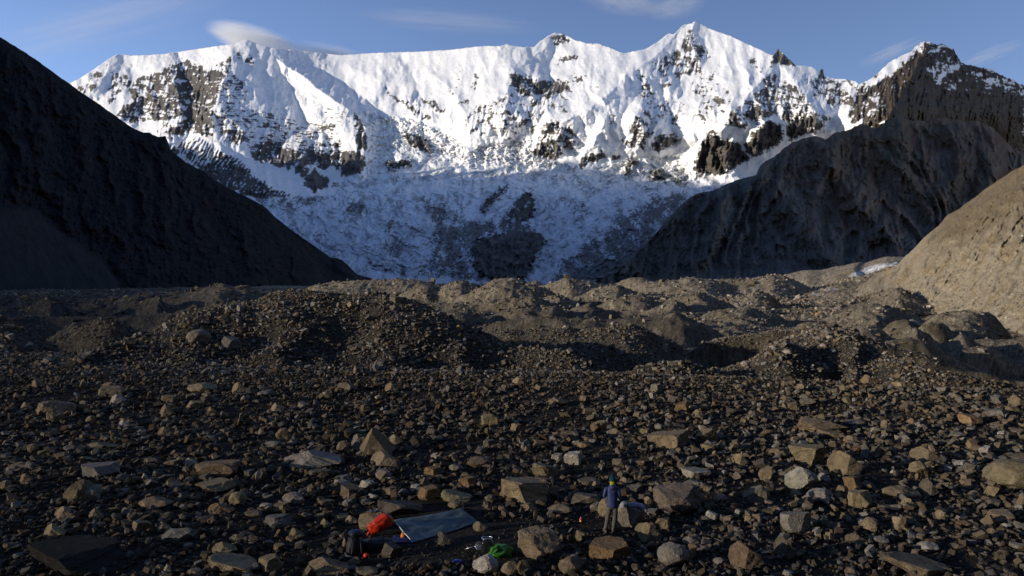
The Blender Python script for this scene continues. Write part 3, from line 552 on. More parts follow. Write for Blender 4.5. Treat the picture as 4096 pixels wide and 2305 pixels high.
feat(z6([(820,1120),(860,1090),(930,1065),(1020,1063),(1120,1105)]), 200, 1.1, 2.4, .2); feat(z6([(1440,1130),(1500,1090),(1560,1050),(1650,1038),(1700,1090)]), 205, 1.2, 2.4, .2); feat(z6([(1700,1110),(1740,1075),(1850,1058),(1915,1090),(1960,1150)]), 190, 1.0, 2.4, .2)
feat(z6([(1400,1240),(1500,1205),(1650,1172),(1800,1225),(1900,1290)]), 140, 1.5, 2.4); feat(z6([(1580,1180),(1690,1090),(1820,1190)]), 172, 1.6, 2, .4); feat(z6([(1920,1210),(2030,1148),(2130,1210)]), 160, 1.7, 2, .4)
feat(z6([(1780,1350),(1900,1290),(2000,1250),(2200,1260),(2300,1320),(2472,1400),(2800,1450)]), 155, 1.8, 2.4); feat(z6([(2100,1200),(2250,1195),(2472,1180),(2800,1150)]), 175, 4, 2.4)
feat(z6([(1100,1180),(1200,1120),(1300,1090),(1420,1110),(1500,1160)]), 150, 2.4, 2, .2)
# the undercut ice edge, and the two stony mounds at the rim of the plain
feat(z6([(130,1235),(250,1200),(480,1165),(650,1145),(830,1140),(900,1130)]), 104, .55, 5, .2, .9)
feat(z6([(60,1440),(330,1400),(480,1350),(560,1290),(680,1232),(750,1216),(850,1258),(950,1310),(1060,1390),(1130,1450)]), 73, 2.4, 2.2, .3)
feat(z6([(560,1300),(640,1230),(780,1180),(900,1112),(1010,1087),(1150,1104),(1265,1128),(1315,1205),(1400,1290),(1600,1362),(1900,1432),(2250,1490),(2600,1560)]), ([3040,3300,3450,3620,4000], [84,84,80,68,60]), 2.8, 1.2, .2)
feat(z6([(1240,1146),(1340,1176),(1500,1242),(1650,1298),(1850,1332),(2050,1406),(2250,1460),(2472,1508),(2800,1565)]), 104, .6, 2.4, .3)
feat([(3480,1098),(3593,1066),(3640,1130),(3680,1195),(3760,1228),(3840,1256),(3973,1300),(4096,1345),(4400,1440)], ([3480,3593,3680,3840,4096,4400], [760,720,500,425,330,260]), 8, 4, .3, .25)
feat(z5([(2150,1400),(2300,1380),(2476,1370)])+z6([(100,1390),(250,1420)]), 68, 2.6, 2.2, .2)
warp = fbm(XX/(YY*.055+1.2), np.log(YY)*16, 3, 241)*26+fbm(XX/(YY*.016+.5), np.log(YY)*60, 2, 242)*7
_ker = np.hanning(13); _ker /= _ker.sum()
for fx, fy, fY, front, back, sharp, side in FEATURES:
    if 190 < fY.mean() < 950 and front < 5: front, back = front*1.7, back*1.4
    order = np.argsort(fx); fx, fy, fY = fx[order], fy[order], fY[order]
    qx = np.arange(fx[0]-700, fx[-1]+700, 3.0)
    qY = np.interp(qx, fx, fY); out = np.maximum(fx[0]-qx, 0)+np.maximum(qx-fx[-1], 0)
    qz = CZ+(HY-np.interp(qx, fx, fy))/F*qY-side*out/F*qY
    kk = _ker if sharp < .5 else np.ones(1)
    qz = np.convolve(np.pad(qz, len(kk)//2, 'edge'), kk, 'valid'); qY = np.convolve(np.pad(qY, 15, 'edge'), np.ones(31)/31, 'valid')
    cols = (PXg[0] > fx[0]-520) & (PXg[0] < fx[-1]+520)
    rows = (GY > .35*fY.min()) & (GY < 2.2*fY.max()+60)
    sl = np.ix_(rows, cols)
    P = PXg[sl]+warp[sl]; Yc = np.interp(P, qx, qY); zc = np.interp(P, qx, qz)
    b = base[sl]; hh = zc-b; y_ = YY[sl]
    wob = 1+.4*fbm(XX[sl]/(.10*fY.mean()+2), y_/(.10*fY.mean()+2), 3, 211)
    dy = y_-Yc
    rr = np.where(dy < 0, -dy/np.maximum(front*hh, .5), dy/np.maximum(back*hh, .5))*wob
    soft = np.clip(1-rr, 0, 1); soft = soft*soft*(3-2*soft)*(1-sharp)+soft*sharp
    H[sl] = np.maximum(H[sl], np.where(hh > 0, b+hh*soft, -1e3))
rough = sstep(50, 75, YY)
PYg = HY-(H-CZ)/YY*F
H = H+rough*(.30*fbm(XX/3.2, YY/3.2, 3, 221)*np.clip(YY/90, .8, 2)+.35*(ridged(XX/9, YY/9, 3, 222)-.4)*np.clip(YY/100, .6, 3))
H = H+sstep(110, 220, YY)*(.6*fbm(XX/5.5, YY/7, 3, 225)+.4*(ridged(XX/11, YY/14, 3, 226)-.4))*np.clip(YY/300, .6, 1.6)
H = H+sstep(130, 260, YY)*(.7*fbm(XX/26, YY/34, 4, 223)+.9*(ridged(XX/60, YY/80, 4, 224)-.4))
def ground_z(x, y):
    x = np.asarray(x, float); y = np.asarray(y, float)
    fu = (x/y-GU[0])/(GU[1]-GU[0]); fy = (np.log(y)-math.log(11.))/(math.log(2600.)-math.log(11.))*(len(GY)-1)
    iu = np.clip(np.floor(fu).astype(int), 0, len(GU)-2); iy = np.clip(np.floor(fy).astype(int), 0, len(GY)-2)
    a = np.clip(fu-iu, 0, 1); b = np.clip(fy-iy, 0, 1)
    return (H[iy, iu]*(1-a)+H[iy, iu+1]*a)*(1-b)+(H[iy+1, iu]*(1-a)+H[iy+1, iu+1]*a)*b
def on_ground(px, py, ymax=2500):
    """the first point of the ground met by the line of sight through a point of the photograph"""
    Ys = np.exp(np.linspace(math.log(14), math.log(ymax), 3000)); x = (px-CX)/F*Ys; z = CZ+(HY-py)/F*Ys
    g = ground_z(x, Ys); i = np.argmax(z <= g)
    return float(x[i]), float(Ys[i]), float(g[i])
PYg = HY-(H-CZ)/YY*F
near = np.array((.052, .047, .040)); gravel = np.array((.19, .163, .12)); tan = np.array((.27, .228, .165))  # near ground darkened: shade between the stones is put into its colour
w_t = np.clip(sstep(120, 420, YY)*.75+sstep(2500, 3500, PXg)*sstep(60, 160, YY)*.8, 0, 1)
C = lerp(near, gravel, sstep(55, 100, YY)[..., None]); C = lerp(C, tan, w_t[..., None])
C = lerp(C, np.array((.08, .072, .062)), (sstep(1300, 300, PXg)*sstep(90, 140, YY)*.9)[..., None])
pat = fbm(XX/14, YY/14, 4, 231); C = C*(1+.35*pat[..., None])*(1+.25*fbm(XX/2.2, YY/2.2, 3, 232)[..., None]*sstep(300, 60, YY)[..., None])
och = sstep(.15, .45, fbm(XX/45, YY/45, 3, 233))*sstep(150, 260, YY); C = lerp(C, np.array((.24, .185, .11)), (.5*och)[..., None])
def gpatch(poly, soft=6): 
    a = np.array(poly); m = (PXg > a[:, 0].min()-30) & (PXg < a[:, 0].max()+30) & (PYg > a[:, 1].min()-30) & (PYg < a[:, 1].max()+30)
    o = np.zeros(PXg.shape); q = fbm(XX[m]/4, YY[m]/4, 3, 234)*10
    o[m] = sstep(-soft, soft, poly_sd(PXg[m]+q, PYg[m]+q, poly)); return o
MUD = [z6([(140,1240),(250,1203),(480,1168),(650,1148),(830,1145),(820,1165),(580,1212),(450,1248),(270,1275)]), z6([(860,1095),(930,1068),(1020,1066),(1100,1105),(960,1120)]), z6([(1480,1105),(1560,1055),(1650,1042),(1690,1080),(1560,1160),(1500,1155)]), z6([(1725,1085),(1850,1062),(1910,1092),(1890,1150),(1800,1180)]), z6([(1500,1212),(1650,1178),(1800,1232),(1880,1285),(1840,1310),(1650,1280)]), z5([(1830,1222),(1950,1252),(2050,1300),(1990,1330),(1880,1280)]), z6([(1080,1260),(1200,1260),(1230,1310),(1130,1340)]), z6([(1080,790),(1200,770),(1260,785),(1180,815)])]
mud = np.zeros(YY.shape)
for q in MUD: mud = np.maximum(mud, gpatch(q))
C = lerp(C, np.array((.155, .135, .09))*(1+.3*fbm(XX/1.2, YY/6, 3, 235)[..., None]), (.85*mud)[..., None])
snowp = gpatch(z6([(1195,745),(1230,715),(1300,685),(1400,652),(1540,636),(1560,646),(1480,668),(1400,695),(1290,728)]), 3)
icyl = gpatch(z6([(920,850),(1000,825),(1130,800),(1120,830),(1010,860),(930,890)]), 4)*sstep(-.05, .2, fbm(XX/14, YY/40, 3, 236))
C = lerp(C, np.array((.72, .70, .70)), np.clip(snowp+.55*icyl, 0, 1)[..., None])
C = C*(1+.5*np.random.default_rng(5).uniform(-1, 1, YY.shape)[..., None]*sstep(50, 110, YY)[..., None]*(1-.7*mud[..., None]))
M_ground = terrain_mat('moraine_gravel', (.3, 1.0, 3.0, 10.0), var=.6, bump=1.0, dist=.6)
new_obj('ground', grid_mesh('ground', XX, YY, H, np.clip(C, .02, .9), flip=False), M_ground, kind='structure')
# ------------------------------------------------------------------ loose stones
def hull(pts):
    bm = bmesh.new()
    for p in pts: bm.verts.new(p)
    r = bmesh.ops.convex_hull(bm, input=bm.verts)
    bmesh.ops.delete(bm, geom=[v for v in bm.verts if not v.link_faces], context='VERTS')
    bmesh.ops.triangulate(bm, faces=bm.faces)
    bmesh.ops.recalc_face_normals(bm, faces=bm.faces)
    bm.verts.index_update()
    V = np.array([v.co[:] for v in bm.verts]); T = np.array([[v.index for v in f.verts] for f in bm.faces]); bm.free()
    return V, T
PROTO = []
for i in range(70):
    kind = (0, 1, 2, 1, 3, 0, 4)[i % 7]
    if kind in (0, 3):      # broken block: a skewed box with corners knocked off
        c = np.array([[x, y, z] for x in (-1, 1) for y in (-1, 1) for z in (-1, 1)], float)*rng.uniform(.7, 1, (8, 3)); c[:, 0] += c[:, 2]*rng.uniform(-.4, .4)
        p = np.concatenate([c, rng.normal(0, .75, (4, 3))]); sc = (1, rng.uniform(.6, .95), rng.uniform(.5, .85))
    elif kind == 1:         # slab
        p = rng.normal(0, 1, (13, 3)); p /= np.linalg.norm(p, axis=1)[:, None]; p = np.sign(p)*np.abs(p)**.7; sc = (1, rng.uniform(.6, .9), rng.uniform(.22, .4))
    else:
        p = rng.normal(0, 1, (12, 3)); p /= np.linalg.norm(p, axis=1)[:, None]; sc = (1, rng.uniform(.65, .95), rng.uniform(.55, .85))
    V, T = hull(p*np.array(sc)); V /= np.abs(V).max(); PROTO.append((V, T))
STONE = {'tan': (.205, .158, .098), 'grey': (.165, .158, .148), 'brown': (.145, .108, .070), 'pale': (.33, .305, .265), 'rust': (.20, .118, .058), 'dark': (.070, .066, .062), 'bluish': (.125, .138, .155)}
NAMES = list(STONE); PAL = np.array([STONE[k] for k in NAMES]); PAL = PAL*.6+.4*np.array((.165, .134, .092))
def power(n, lo, hi, e): u = rng.random(n); a = 1-e; return (lo**a+u*(hi**a-lo**a))**(1/a)
def stones(x, y, s, sink, wts, gain, z=None):
    """one triangle soup of whole stones: positions, half-sizes"""
    n = len(x); kind = rng.integers(0, len(PROTO), n)
    yaw = rng.uniform(0, 2*math.pi, n); tx = rng.normal(0, .36, n); ty = rng.normal(0, .36, n)
    ci = rng.choice(len(PAL), n, p=np.array(wts)/sum(wts)); col = PAL[ci]*rng.uniform(.6, 1.3, (n, 1))*.55*np.array(gain).reshape(-1, 1)
    z = ground_z(x, y) if z is None else z
    Vs, Ts, Cs, off = [], [], [], 0
    for k, (V, T) in enumerate(PROTO):
        m = np.nonzero(kind == k)[0]
        if not len(m): continue
        sc = s[m, None]*np.stack([rng.uniform(.8, 1.25, len(m)), rng.uniform(.7, 1.1, len(m)), rng.uniform(.65, 1.1, len(m))], 1)
        v = V[None]*sc[:, None, :]
        a, b = tx[m][:, None], ty[m][:, None]
        vx, vy, vz = v[..., 0], v[..., 1], v[..., 2]
        vy, vz = vy*np.cos(a)-vz*np.sin(a), vy*np.sin(a)+vz*np.cos(a)
        vx, vz = vx*np.cos(b)+vz*np.sin(b), -vx*np.sin(b)+vz*np.cos(b)
        c_, s_ = np.cos(yaw[m])[:, None], np.sin(yaw[m])[:, None]
        vx, vy = vx*c_-vy*s_, vx*s_+vy*c_
        low = vz.min(1, keepdims=True); vz = vz-low*(1-sink)
        P = np.stack([vx+x[m][:, None], vy+y[m][:, None], vz+z[m][:, None]-.02*s[m][:, None]], -1)
        nv = V.shape[0]; ids = np.arange(len(m))*nv+off
        Vs.append(P.reshape(-1, 3)); Ts.append((T[None]+ids[:, None, None]).reshape(-1, 3)); Cs.append(np.repeat(col[m], nv, 0)); off += len(m)*nv
    return np.concatenate(Vs), np.concatenate(Ts), np.concatenate(Cs)
def field(n, y0, y1, um=.8):
    y = np.sqrt(rng.uniform(y0*y0, y1*y1, n)); x = rng.uniform(-um, um, n)*y; return x, y
W_NEAR = [.36, .18, .20, .10, .06, .08, .02]; W_FAR = [.25, .33, .12, .16, .04, .08, .02]
soup = []
def add(*a): soup.append(stones(*a))
x, y = field(180000, 16, 64, .84); s = power(len(x), .032, .34, 2.3)*(1.12-.42*(y/62)); s = np.minimum(s, .0096*y*(.6+.25*rng.random(len(y)))); g = np.ones(len(x))
cl = fbm(x/5, y/5, 3, 301); keep = rng.random(len(x)) < np.clip(.8+1.5*cl, .3, 1); qx, qy = x/y*F+CX, HY+CZ*F/y
keep &= ~((qx > 1535) & (qx < 1935) & (qy > 2000+.0*qx) & (qy < 2185) & (s > .03)); keep &= ~((s > .06) & (((qx > 1380) & (qx < 2160) & (qy > 2085) & (qy < 2262)) | ((qx > 2290) & (qx < 2600) & (qy > 2050) & (qy < 2165)))); add(x[keep], y[keep], s[keep], .2, W_NEAR, ((.7+.65*sstep(.05, .2, s))*(1+.15*sstep(-.1, .5, x/y)))[keep])  # small stones darkened, shade of the gaps put into colour; lighter to the right
x, y = field(130000, 60, 128, .84); s = power(len(x), .06, .45, 2.75); pxx = x/y*F+CX
cl = fbm(x/8, y/8, 3, 302); keep = rng.random(len(x)) < np.clip(.7+1.2*cl, .12, 1)*(1-.6*(pxx > 3450)); keep &= ~((pxx > 3400) & (y > 84) & (y < 118)); add(x[keep], y[keep], s[keep], .25, W_FAR, np.ones(keep.sum())*1.7)
x, y = field(70000, 60, 112, .6); s = power(len(x), .05, .3, 2.3); keep = ground_z(x, y) > -4.5; add(x[keep], y[keep], s[keep], .25, W_FAR, np.ones(keep.sum())*1.7)
x, y = field(80000, 124, 460, .84); s = power(len(x), .12, .95, 2.9)*(.55+y/420); pxx = x/y*F+CX
cl = fbm(x/24, y/24, 3, 303); keep = rng.random(len(x)) < np.clip(.7+1.4*cl, .2, 1); add(x[keep], y[keep], s[keep], .3, W_FAR, np.ones(keep.sum())*1.6)
x, y = field(45000, 450, 1100, .8); s = power(len(x), .4, 2., 3.2); add(x, y, s, .4, W_FAR, np.ones(len(x))*1.7)
x, y = field(3500, 180, 800, .8); s = power(len(x), .5, 1.5, 3.)*(.7+y/600); add(x, y, s, .3, [.2, .2, .1, .4, .03, .03, .04], np.ones(len(x))*1.9)
wv = np.empty(len(wall_ob.data.vertices)*3); wall_ob.data.vertices.foreach_get('co', wv); wv = wv.reshape(-1, 3); wv = wv[(wv[:, 0]/wv[:, 1] < .82) & (wv[:, 2] > -9)]
pick = rng.choice(len(wv), 5200, p=(lambda q: q/q.sum())(np.exp(-np.clip(wv[:, 2]+6, 0, 90)/16)+.06)); pw = wv[pick]
add(pw[:, 0], pw[:, 1], power(len(pw), .22, 1.1, 2.9), .4, [.35, .3, .1, .2, .02, .02, .01], np.ones(len(pw))*2.0, pw[:, 2])
off = 0; VV, TT, CC = [], [], []
for v, t_, c in soup: VV.append(v); TT.append(t_+off); CC.append(c); off += len(v)
M_stone = terrain_mat('loose_stone', (3.0, 14.0), var=.35, bump=.5, dist=.05)
rub = new_obj('rubble', raw_mesh('rubble', np.concatenate(VV), np.concatenate(TT), 3, False, np.concatenate(CC)), M_stone, kind='stuff')
# ------------------------------------------------------------------ boulders, each a thing of its own
def ico(sub):
    bm = bmesh.new(); bmesh.ops.create_icosphere(bm, subdivisions=sub, radius=1.0)
    bm.verts.index_update()
    V = np.array([v.co[:] for v in bm.verts]); T = np.array([[v.index for v in f.verts] for f in bm.faces]); bm.free(); return V, T
ICO = {k: ico(k) for k in (2, 3, 4, 5)}
def n3(P, s, seed):
    return (noise2(P[:, 0]*s+P[:, 2]*s*.37, P[:, 1]*s+P[:, 2]*s*.61, seed)+noise2(P[:, 1]*s-P[:, 0]*s*.31, P[:, 2]*s+P[:, 0]*s*.47, seed+3)+noise2(P[:, 2]*s-P[:, 1]*s*.29, P[:, 0]*s+P[:, 1]*s*.53, seed+5))/2
def rock_shape(shape, seed, sub, w, d, h):
    r = np.random.default_rng(seed); V, T = ICO[sub]; P = V.copy(); N = []
    def cut(n, c):
        n = np.array(n, float); n /= np.linalg.norm(n); N.append((n, c))
    j = lambda a=.25: r.normal(0, a, 3)
    if shape == 'b':
        ya = math.radians(r.uniform(-58, -22)); cy, sy = math.cos(ya), math.sin(ya)
        for n in ((1,0,0),(-1,0,0),(0,1,0),(0,-1,0),(0,0,1)): cut(np.array((n[0]*cy-n[1]*sy, n[0]*sy+n[1]*cy, n[2]))+j(.2), r.uniform(.48, .64))
        for i in range(4): cut(r.normal(0, 1, 3)+np.array((0,-.2,.3)), r.uniform(.72, .9))
    elif shape == 's':
        cut(np.array((0,0,1))+j(.12), .55); cut(np.array((0,0,-1))+j(.1), .6)
        for a in np.arange(0, 6.28, 6.28/r.integers(4, 7)): cut((math.cos(a+r.uniform(-.4, .4)), math.sin(a+r.uniform(-.4, .4)), r.normal(0, .3)), r.uniform(.6, .8))
        for i in range(3): cut(r.normal(0, 1, 3), r.uniform(.8, .92))
    elif shape == 'w':      # a wedge whose roof falls away on two sides
        a = r.uniform(-.5, .5); cut((math.cos(a)*.9, math.sin(a)*.3+.1, .8), r.uniform(.38, .52)); cut((-.75, -.65, .42), r.uniform(.42, .54)); cut((.35, -1, .25), r.uniform(.5, .62)); cut((0, 1, .3), .6)
        for i in range(5): cut(r.normal(0, 1, 3), r.uniform(.72, .92))
    elif shape == 'p':
        cut((.75, -.25, .45), .36); cut((-.9, -.3, .32), .40); cut((.1, -1, .2), .46); cut((.2, 1, .3), .5); cut((-.5, .6, .4), .52)
        for i in range(3): cut(r.normal(0, 1, 3), r.uniform(.75, .92))
    elif shape == 'r':
        for i in range(9): cut(r.normal(0, 1, 3), r.uniform(.78, .93))
    else:
        for i in range(11): cut(r.normal(0, 1, 3)+np.array((0, -.2, .1)), r.uniform(.62, .88))
    for rep in range(2):
        for n, c in N:
            s = P@n-c; P = P-np.where(s > 0, s*.985, 0)[:, None]*n
    a = {'r': .05, 'l': .075}.get(shape, .035)
    P = P*(1+a*n3(P, 2.6, seed % 97)[:, None]+a*.6*n3(P, 7., seed % 89+7)[:, None]+(a*.35*n3(P, 17., seed % 83+9)[:, None] if sub > 2 else 0))
    lam = r.normal(0, 1, 3); lam /= np.linalg.norm(lam); q = P@lam
    if shape in 'bsw': P = P+(.018*np.sign(np.sin(q*r.uniform(9, 15)+n3(P, 2., 5)*2)))[:, None]*V*(np.abs(V[:, 2:3]) < .8)
    lo, hi = P.min(0), P.max(0); P = (P-(lo+hi)/2)/(hi-lo)
    return P*np.array((w, d, h)), T
B = []
def row(zone, shape, colour, *boxes): 
    for b in boxes: B.append((zone, shape, colour, b[:4], b[4] if len(b) > 4 else None, b[5] if len(b) > 5 else None))
# boxes: x0, x1, top, foot in the survey crops of the lower half; a sixth entry makes it a landmark others are described by
row(1, 'b', 'black', (175,950,1200,1475,'huge black square-edged boulder at the foot of the stone field, larger than any other','the huge black boulder'))
row(1, 'l', 'brown', (262,540,180,300,'big dark boulder with a brown rough end, alone on fine rubble','the dark boulder with the brown end'), (470,690,750,940,'jagged rust-brown boulder with a split crown and a hollow front','the jagged rust-brown boulder'))
row(1, 's', 'brown', (1410,1750,605,755,'long tilted brown slab with a pale sliver of rock on its end','the long tilted brown slab'))
row(1, 's', 'grey', (570,880,635,750,'flat-topped grey table of rock with a dark overhanging edge','the flat-topped grey table rock'))
row(1, 'b', 'brown', (1390,1720,755,865,'blunt brown block just in front of the long tilted brown slab'), (700,900,85,160), (945,1100,1050,1150), (1185,1310,610,670), (1292,1360,720,775))
row(1, 'r', 'tan', (1648,1780,842,950,'rounded pale tan boulder, smooth as a loaf, with a grey one behind','the loaf-shaped tan boulder'), (195,280,498,565), (1355,1560,60,135))
row(1, 'w', 'pale', (790,910,140,225), (1175,1245,1365,1445), (1015,1065,710,780), (1320,1420,600,660))
row(1, 'w', 'tan', (610,850,490,545), (1520,1710,1210,1310), (385,555,950,1060), (305,470,1075,1190), (1640,1790,1155,1210), (1120,1230,1060,1140))
row(1, 'b', 'tan', (1447,1530,130,175), (575,700,590,628), (1130,1180,1370,1430), (1350,1460,1400,1465))
row(1, 'w', 'rust', (1488,1690,930,1010,'red-brown wedge with a flat fan-shaped face'), (1490,1560,235,285))
row(1, 'l', 'grey', (590,730,790,930), (1170,1400,1100,1220,'pale grey fluted boulder above the black end of the field','the pale grey fluted boulder'), (455,565,510,560))
row(1, 's', 'tan', (1480,1860,1300,1440,'broad low brown boulder with a bright yellow-lit lip'), (1190,1305,765,815), (1345,1470,190,250))
row(1, 'l', 'brown', (70,270,630,700), (1000,1250,880,980), (380,500,560,620), (1015,1140,600,650), (-20,90,760,850), (20,110,1210,1260), (1760,1900,980,1030))
row(2, 'p', 'brown', (725,1000,375,590,'tall pointed boulder with one sunlit edge, the highest rock of the stone field','the tall pointed boulder'))
row(2, 'w', 'grey', (180,630,545,690,'wide peaked grey-brown boulder like a small tent','the wide peaked boulder'), (685,780,430,560))
row(2, 'b', 'dark', (583,730,50,130,'dark cube of rock with a single lit left edge','the dark cube of rock'), (900,1050,1210,1330), (375,560,680,755))
row(2, 'w', 'tan', (820,1030,550,665,'tan faceted boulder at the foot of the tall pointed boulder'), (640,740,1015,1085), (460,540,1040,1105), (235,350,1110,1190), (360,680,1325,1460,'broad brown boulder at the bottom rim, bluntly peaked'), (10,70,390,445), (925,1030,55,130))
row(2, 'l', 'brown', (740,950,975,1135,'round brown pitted boulder behind the orange bag','the round pitted boulder'), (580,680,475,570), (1620,1760,280,385), (140,235,385,470), (1510,1700,590,680), (655,760,1320,1390))
row(2, 's', 'dark', (870,1200,890,1030,'large dark slab lying behind the ridge of the tarp','the dark slab behind the tarp'))
row(2, 'b', 'pale', (735,860,765,850,'brightest cream block of the middle field, tipped on one corner','the bright cream block'), (555,700,755,820), (1108,1180,790,850), (1260,1330,565,610), (20,115,930,970), (802,885,858,905))
row(2, 'b', 'rust', (1460,1600,735,820), (1160,1330,800,910,'orange-brown broken boulder with a dark underside'))
row(2, 's', 'tan', (1330,1560,830,930,'long tan slab, dark along its lower edge'), (1270,1330,640,690))
row(2, 'r', 'tan', (1380,1480,915,970), (1530,1600,320,375), (705,880,1395,1460), (1760,1900,1340,1460,'warm tan dome at the bottom rim beside the green bag'))
row(2, 'l', 'grey', (195,360,845,935), (55,190,480,550), (855,980,685,760), (1385,1500,640,710), (10,130,115,165), (620,700,895,960), (740,830,895,950))
row(2, 's', 'bluish', (50,250,1005,1105,'flat bluish slab lying in shade','the flat bluish slab'), (570,690,725,780))
row(2, 'b', 'brown', (905,1020,810,880), (118,250,920,1000), (295,370,755,790), (125,210,1215,1275), (510,600,1195,1240), (410,500,1000,1060), (440,570,905,955), (560,700,1010,1060))
row(2, 'w', 'dark', (1285,1420,1130,1235,'upright dark flake standing against the low edge of the tarp'))
row(2, 'w', 'tan', (1560,1665,1060,1135,'tan rock holding down the far corner of the tarp'), (950,1060,430,515), (620,660,1180,1260))
row(2, 'l', 'pale', (1555,1750,1300,1450,'big cream boulder with a grey-shaded base below the green bag','the big cream boulder'))
row(3, 'b', 'tan', (-95,270,730,945,'big cracked boulder with a bright flat face like a shield','the cracked shield-faced boulder'))
row(3, 'l', 'brown', (28,360,1105,1345,'biggest brown boulder of the near field, rounded above and deeply creased','the biggest brown boulder'))
row(3, 's', 'rust', (543,875,1185,1370,'tilted rust-brown slab with a ribbed lit back','the tilted rust slab'))
row(3, 'r', 'grey', (1045,1270,1205,1390,'squarish pale boulder, sunlit above a level line of shade','the squarish pale boulder'))
row(3, 'w', 'brown', (1560,1820,1200,1420,'dark hunched boulder with a pale streak down one shoulder','the hunched streaked boulder'), (888,1085,1060,1210,'yellow-brown boulder in front of the grey pedestal rock','the yellow-brown boulder'))
row(3, 'b', 'grey', (755,960,935,1115,'grey fluted pedestal rock carrying gear beside the person','the grey pedestal rock'))
row(3, 'r', 'tan', (618,770,885,1040,'egg-shaped tan boulder behind the legs of the person','the egg-shaped boulder'))
row(3, 'l', 'dark', (1015,1380,775,1020,'large rough dark boulder with a coarse crumbly top','the rough dark boulder'))
row(3, 's', 'pale', (1215,1430,675,755,'long pale block resting across a grey rock','the long pale block'))
row(3, 'b', 'grey', (1235,1370,755,815,'grey rock wedged under the long pale block'), (560,640,925,1000), (992,1085,68,135))
row(3, 'b', 'brown', (960,1300,400,545,'large boulder with a lit cream end and a long dark flank','the long-flanked boulder'), (1325,1490,385,515))
row(3, 's', 'dark', (420,640,855,950), (820,950,790,860), (470,640,750,810))
row(3, 'b', 'tan', (447,540,1120,1210,'tan cube standing alone on dark gravel near the red can','the lone tan cube'), (1358,1475,500,565), (1766,1870,665,775), (597,690,330,430), (915,1005,385,435), (1640,1700,310,350))
row(3, 'w', 'tan', (945,1025,880,935), (1585,1705,570,660), (145,192,35,75), (775,860,740,800), (0,90,20,75))
row(3, 'l', 'brown', (60,180,925,990), (255,430,935,1010), (337,483,405,455), (330,520,1300,1450), (245,400,165,230), (1230,1290,1080,1125), (1485,1560,820,860))
row(3, 'b', 'pale', (370,520,555,655,'chunky white block, palest stone of its row','the chunky white block'), (280,365,570,625), (985,1040,130,178), (1375,1440,325,365))
row(3, 's', 'brown', (140,340,630,745,'brown plank-like slab propped at a slant'), (1110,1200,110,140))
row(3, 'l', 'rust', (150,255,475,540), (465,570,480,530), (0,140,1340,1455,'warm tan hump at the bottom rim below the biggest brown boulder'))
row(3, 'b', 'tan', (1520,1603,1013,1080), (1670,1730,1020,1070), (483,560,150,205), (1705,1780,960,1010), (780,820,625,670), (620,665,640,690), (925,960,620,665))
row(3, 's', 'dark', (1650,1850,790,930,'broad dark boulder in the shade, smooth-backed','the smooth-backed dark boulder'))
row(4, 'b', 'tan', (150,430,505,670,'two-toned block: yellow-tan face, blue-grey roof','the two-toned block'))
row(4, 'l', 'pale', (108,360,650,840,'lumpy pale boulder with a bulbous top','the lumpy pale boulder'))
row(4, 'w', 'tan', (435,685,548,730,'plump tan wedge with a single broad smooth face','the plump tan wedge'), (1025,1240,520,640,'leaning tan wedge crossed by a slanted shadow','the leaning wedge'))
row(4, 'l', 'brown', (1000,1150,615,730), (190,560,315,435,'wide brown boulder, humped in the middle, far out on the plain','the wide humped boulder'), (840,1090,790,905,'brown boulder topped by a small reddish stone','the brown topped boulder'))
row(4, 'b', 'rust', (535,670,730,840,'orange-tan block with a sharp upper corner'), (878,960,750,800,'small reddish stone perched on a brown boulder'), (1375,1540,283,365,'brick-shaped orange block far out on the plain','the orange brick-shaped block'))
row(4, 'b', 'tan', (583,740,832,970,'tan hexagonal block with a black side','the tan hexagonal block'), (0,150,525,600), (885,1010,1018,1130), (1558,1695,800,890))
row(4, 'w', 'dark', (1100,1230,750,890), (45,200,1165,1340,'dark block with a small lit tip, near the bottom rim'))
row(4, 'w', 'tan', (960,1065,890,975), (545,655,440,500), (812,880,330,405), (1205,1300,975,1050))
row(4, 'l', 'pale', (275,480,815,935,'white speckled boulder with a dark tail','the white speckled boulder'))
row(4, 'b', 'grey', (77,320,980,1160,'big grey-tan block tipped toward the gravel','the tipped grey-tan block'), (1543,1710,250,315,'pale oblong block beside the orange brick-shaped one'), (1213,1310,85,140), (1300,1385,125,175))
row(4, 's', 'tan', (1550,1775,985,1090,'yellow-tan slab with a scooped top','the scooped yellow slab'), (790,950,940,985), (880,1025,50,105), (350,545,400,458), (480,580,75,97))
row(4, 'r', 'brown', (1572,2000,595,845,'great smooth brown boulder cut by the frame edge','the great smooth boulder'))
row(4, 'l', 'grey', (636,775,1035,1115), (530,710,325,375), (755,870,1165,1230), (1300,1415,410,460))
row(4, 's', 'brown', (800,1290,1290,1480,'widest tan boulder at the bottom rim, low and domed','the low domed boulder'))
row(4, 'w', 'brown', (560,710,1145,1230), (668,765,0,75), (1740,1850,150,240), (1580,1665,1105,1170), (1305,1420,1215,1260), (555,665,1395,1455), (1795,1870,870,975))
row(4, 'b', 'pale', (952,1025,617,660), (1330,1420,618,665), (1435,1535,660,695), (1265,1330,655,705), (1650,1720,405,450), (1525,1610,515,585))
def hrow(zf, shape, colour, *boxes):
    for b in boxes:
        (x0, y0), (x1, y1) = zf([(b[0], b[2]), (b[1], b[3])]); B.append((0, shape, colour, (x0, x1, y0, y1), b[4] if len(b) > 4 else None, b[5] if len(b) > 5 else None))
hrow(z4, 'r', 'grey', (1350,1530,1120,1240,'large grey boulder on the flank of the big gravel mound','the large grey mound boulder'))
hrow(z4, 'b', 'grey', (1605,1745,1170,1275,'squat grey block beside the large boulder on the gravel mound'), (1715,1770,945,1005))
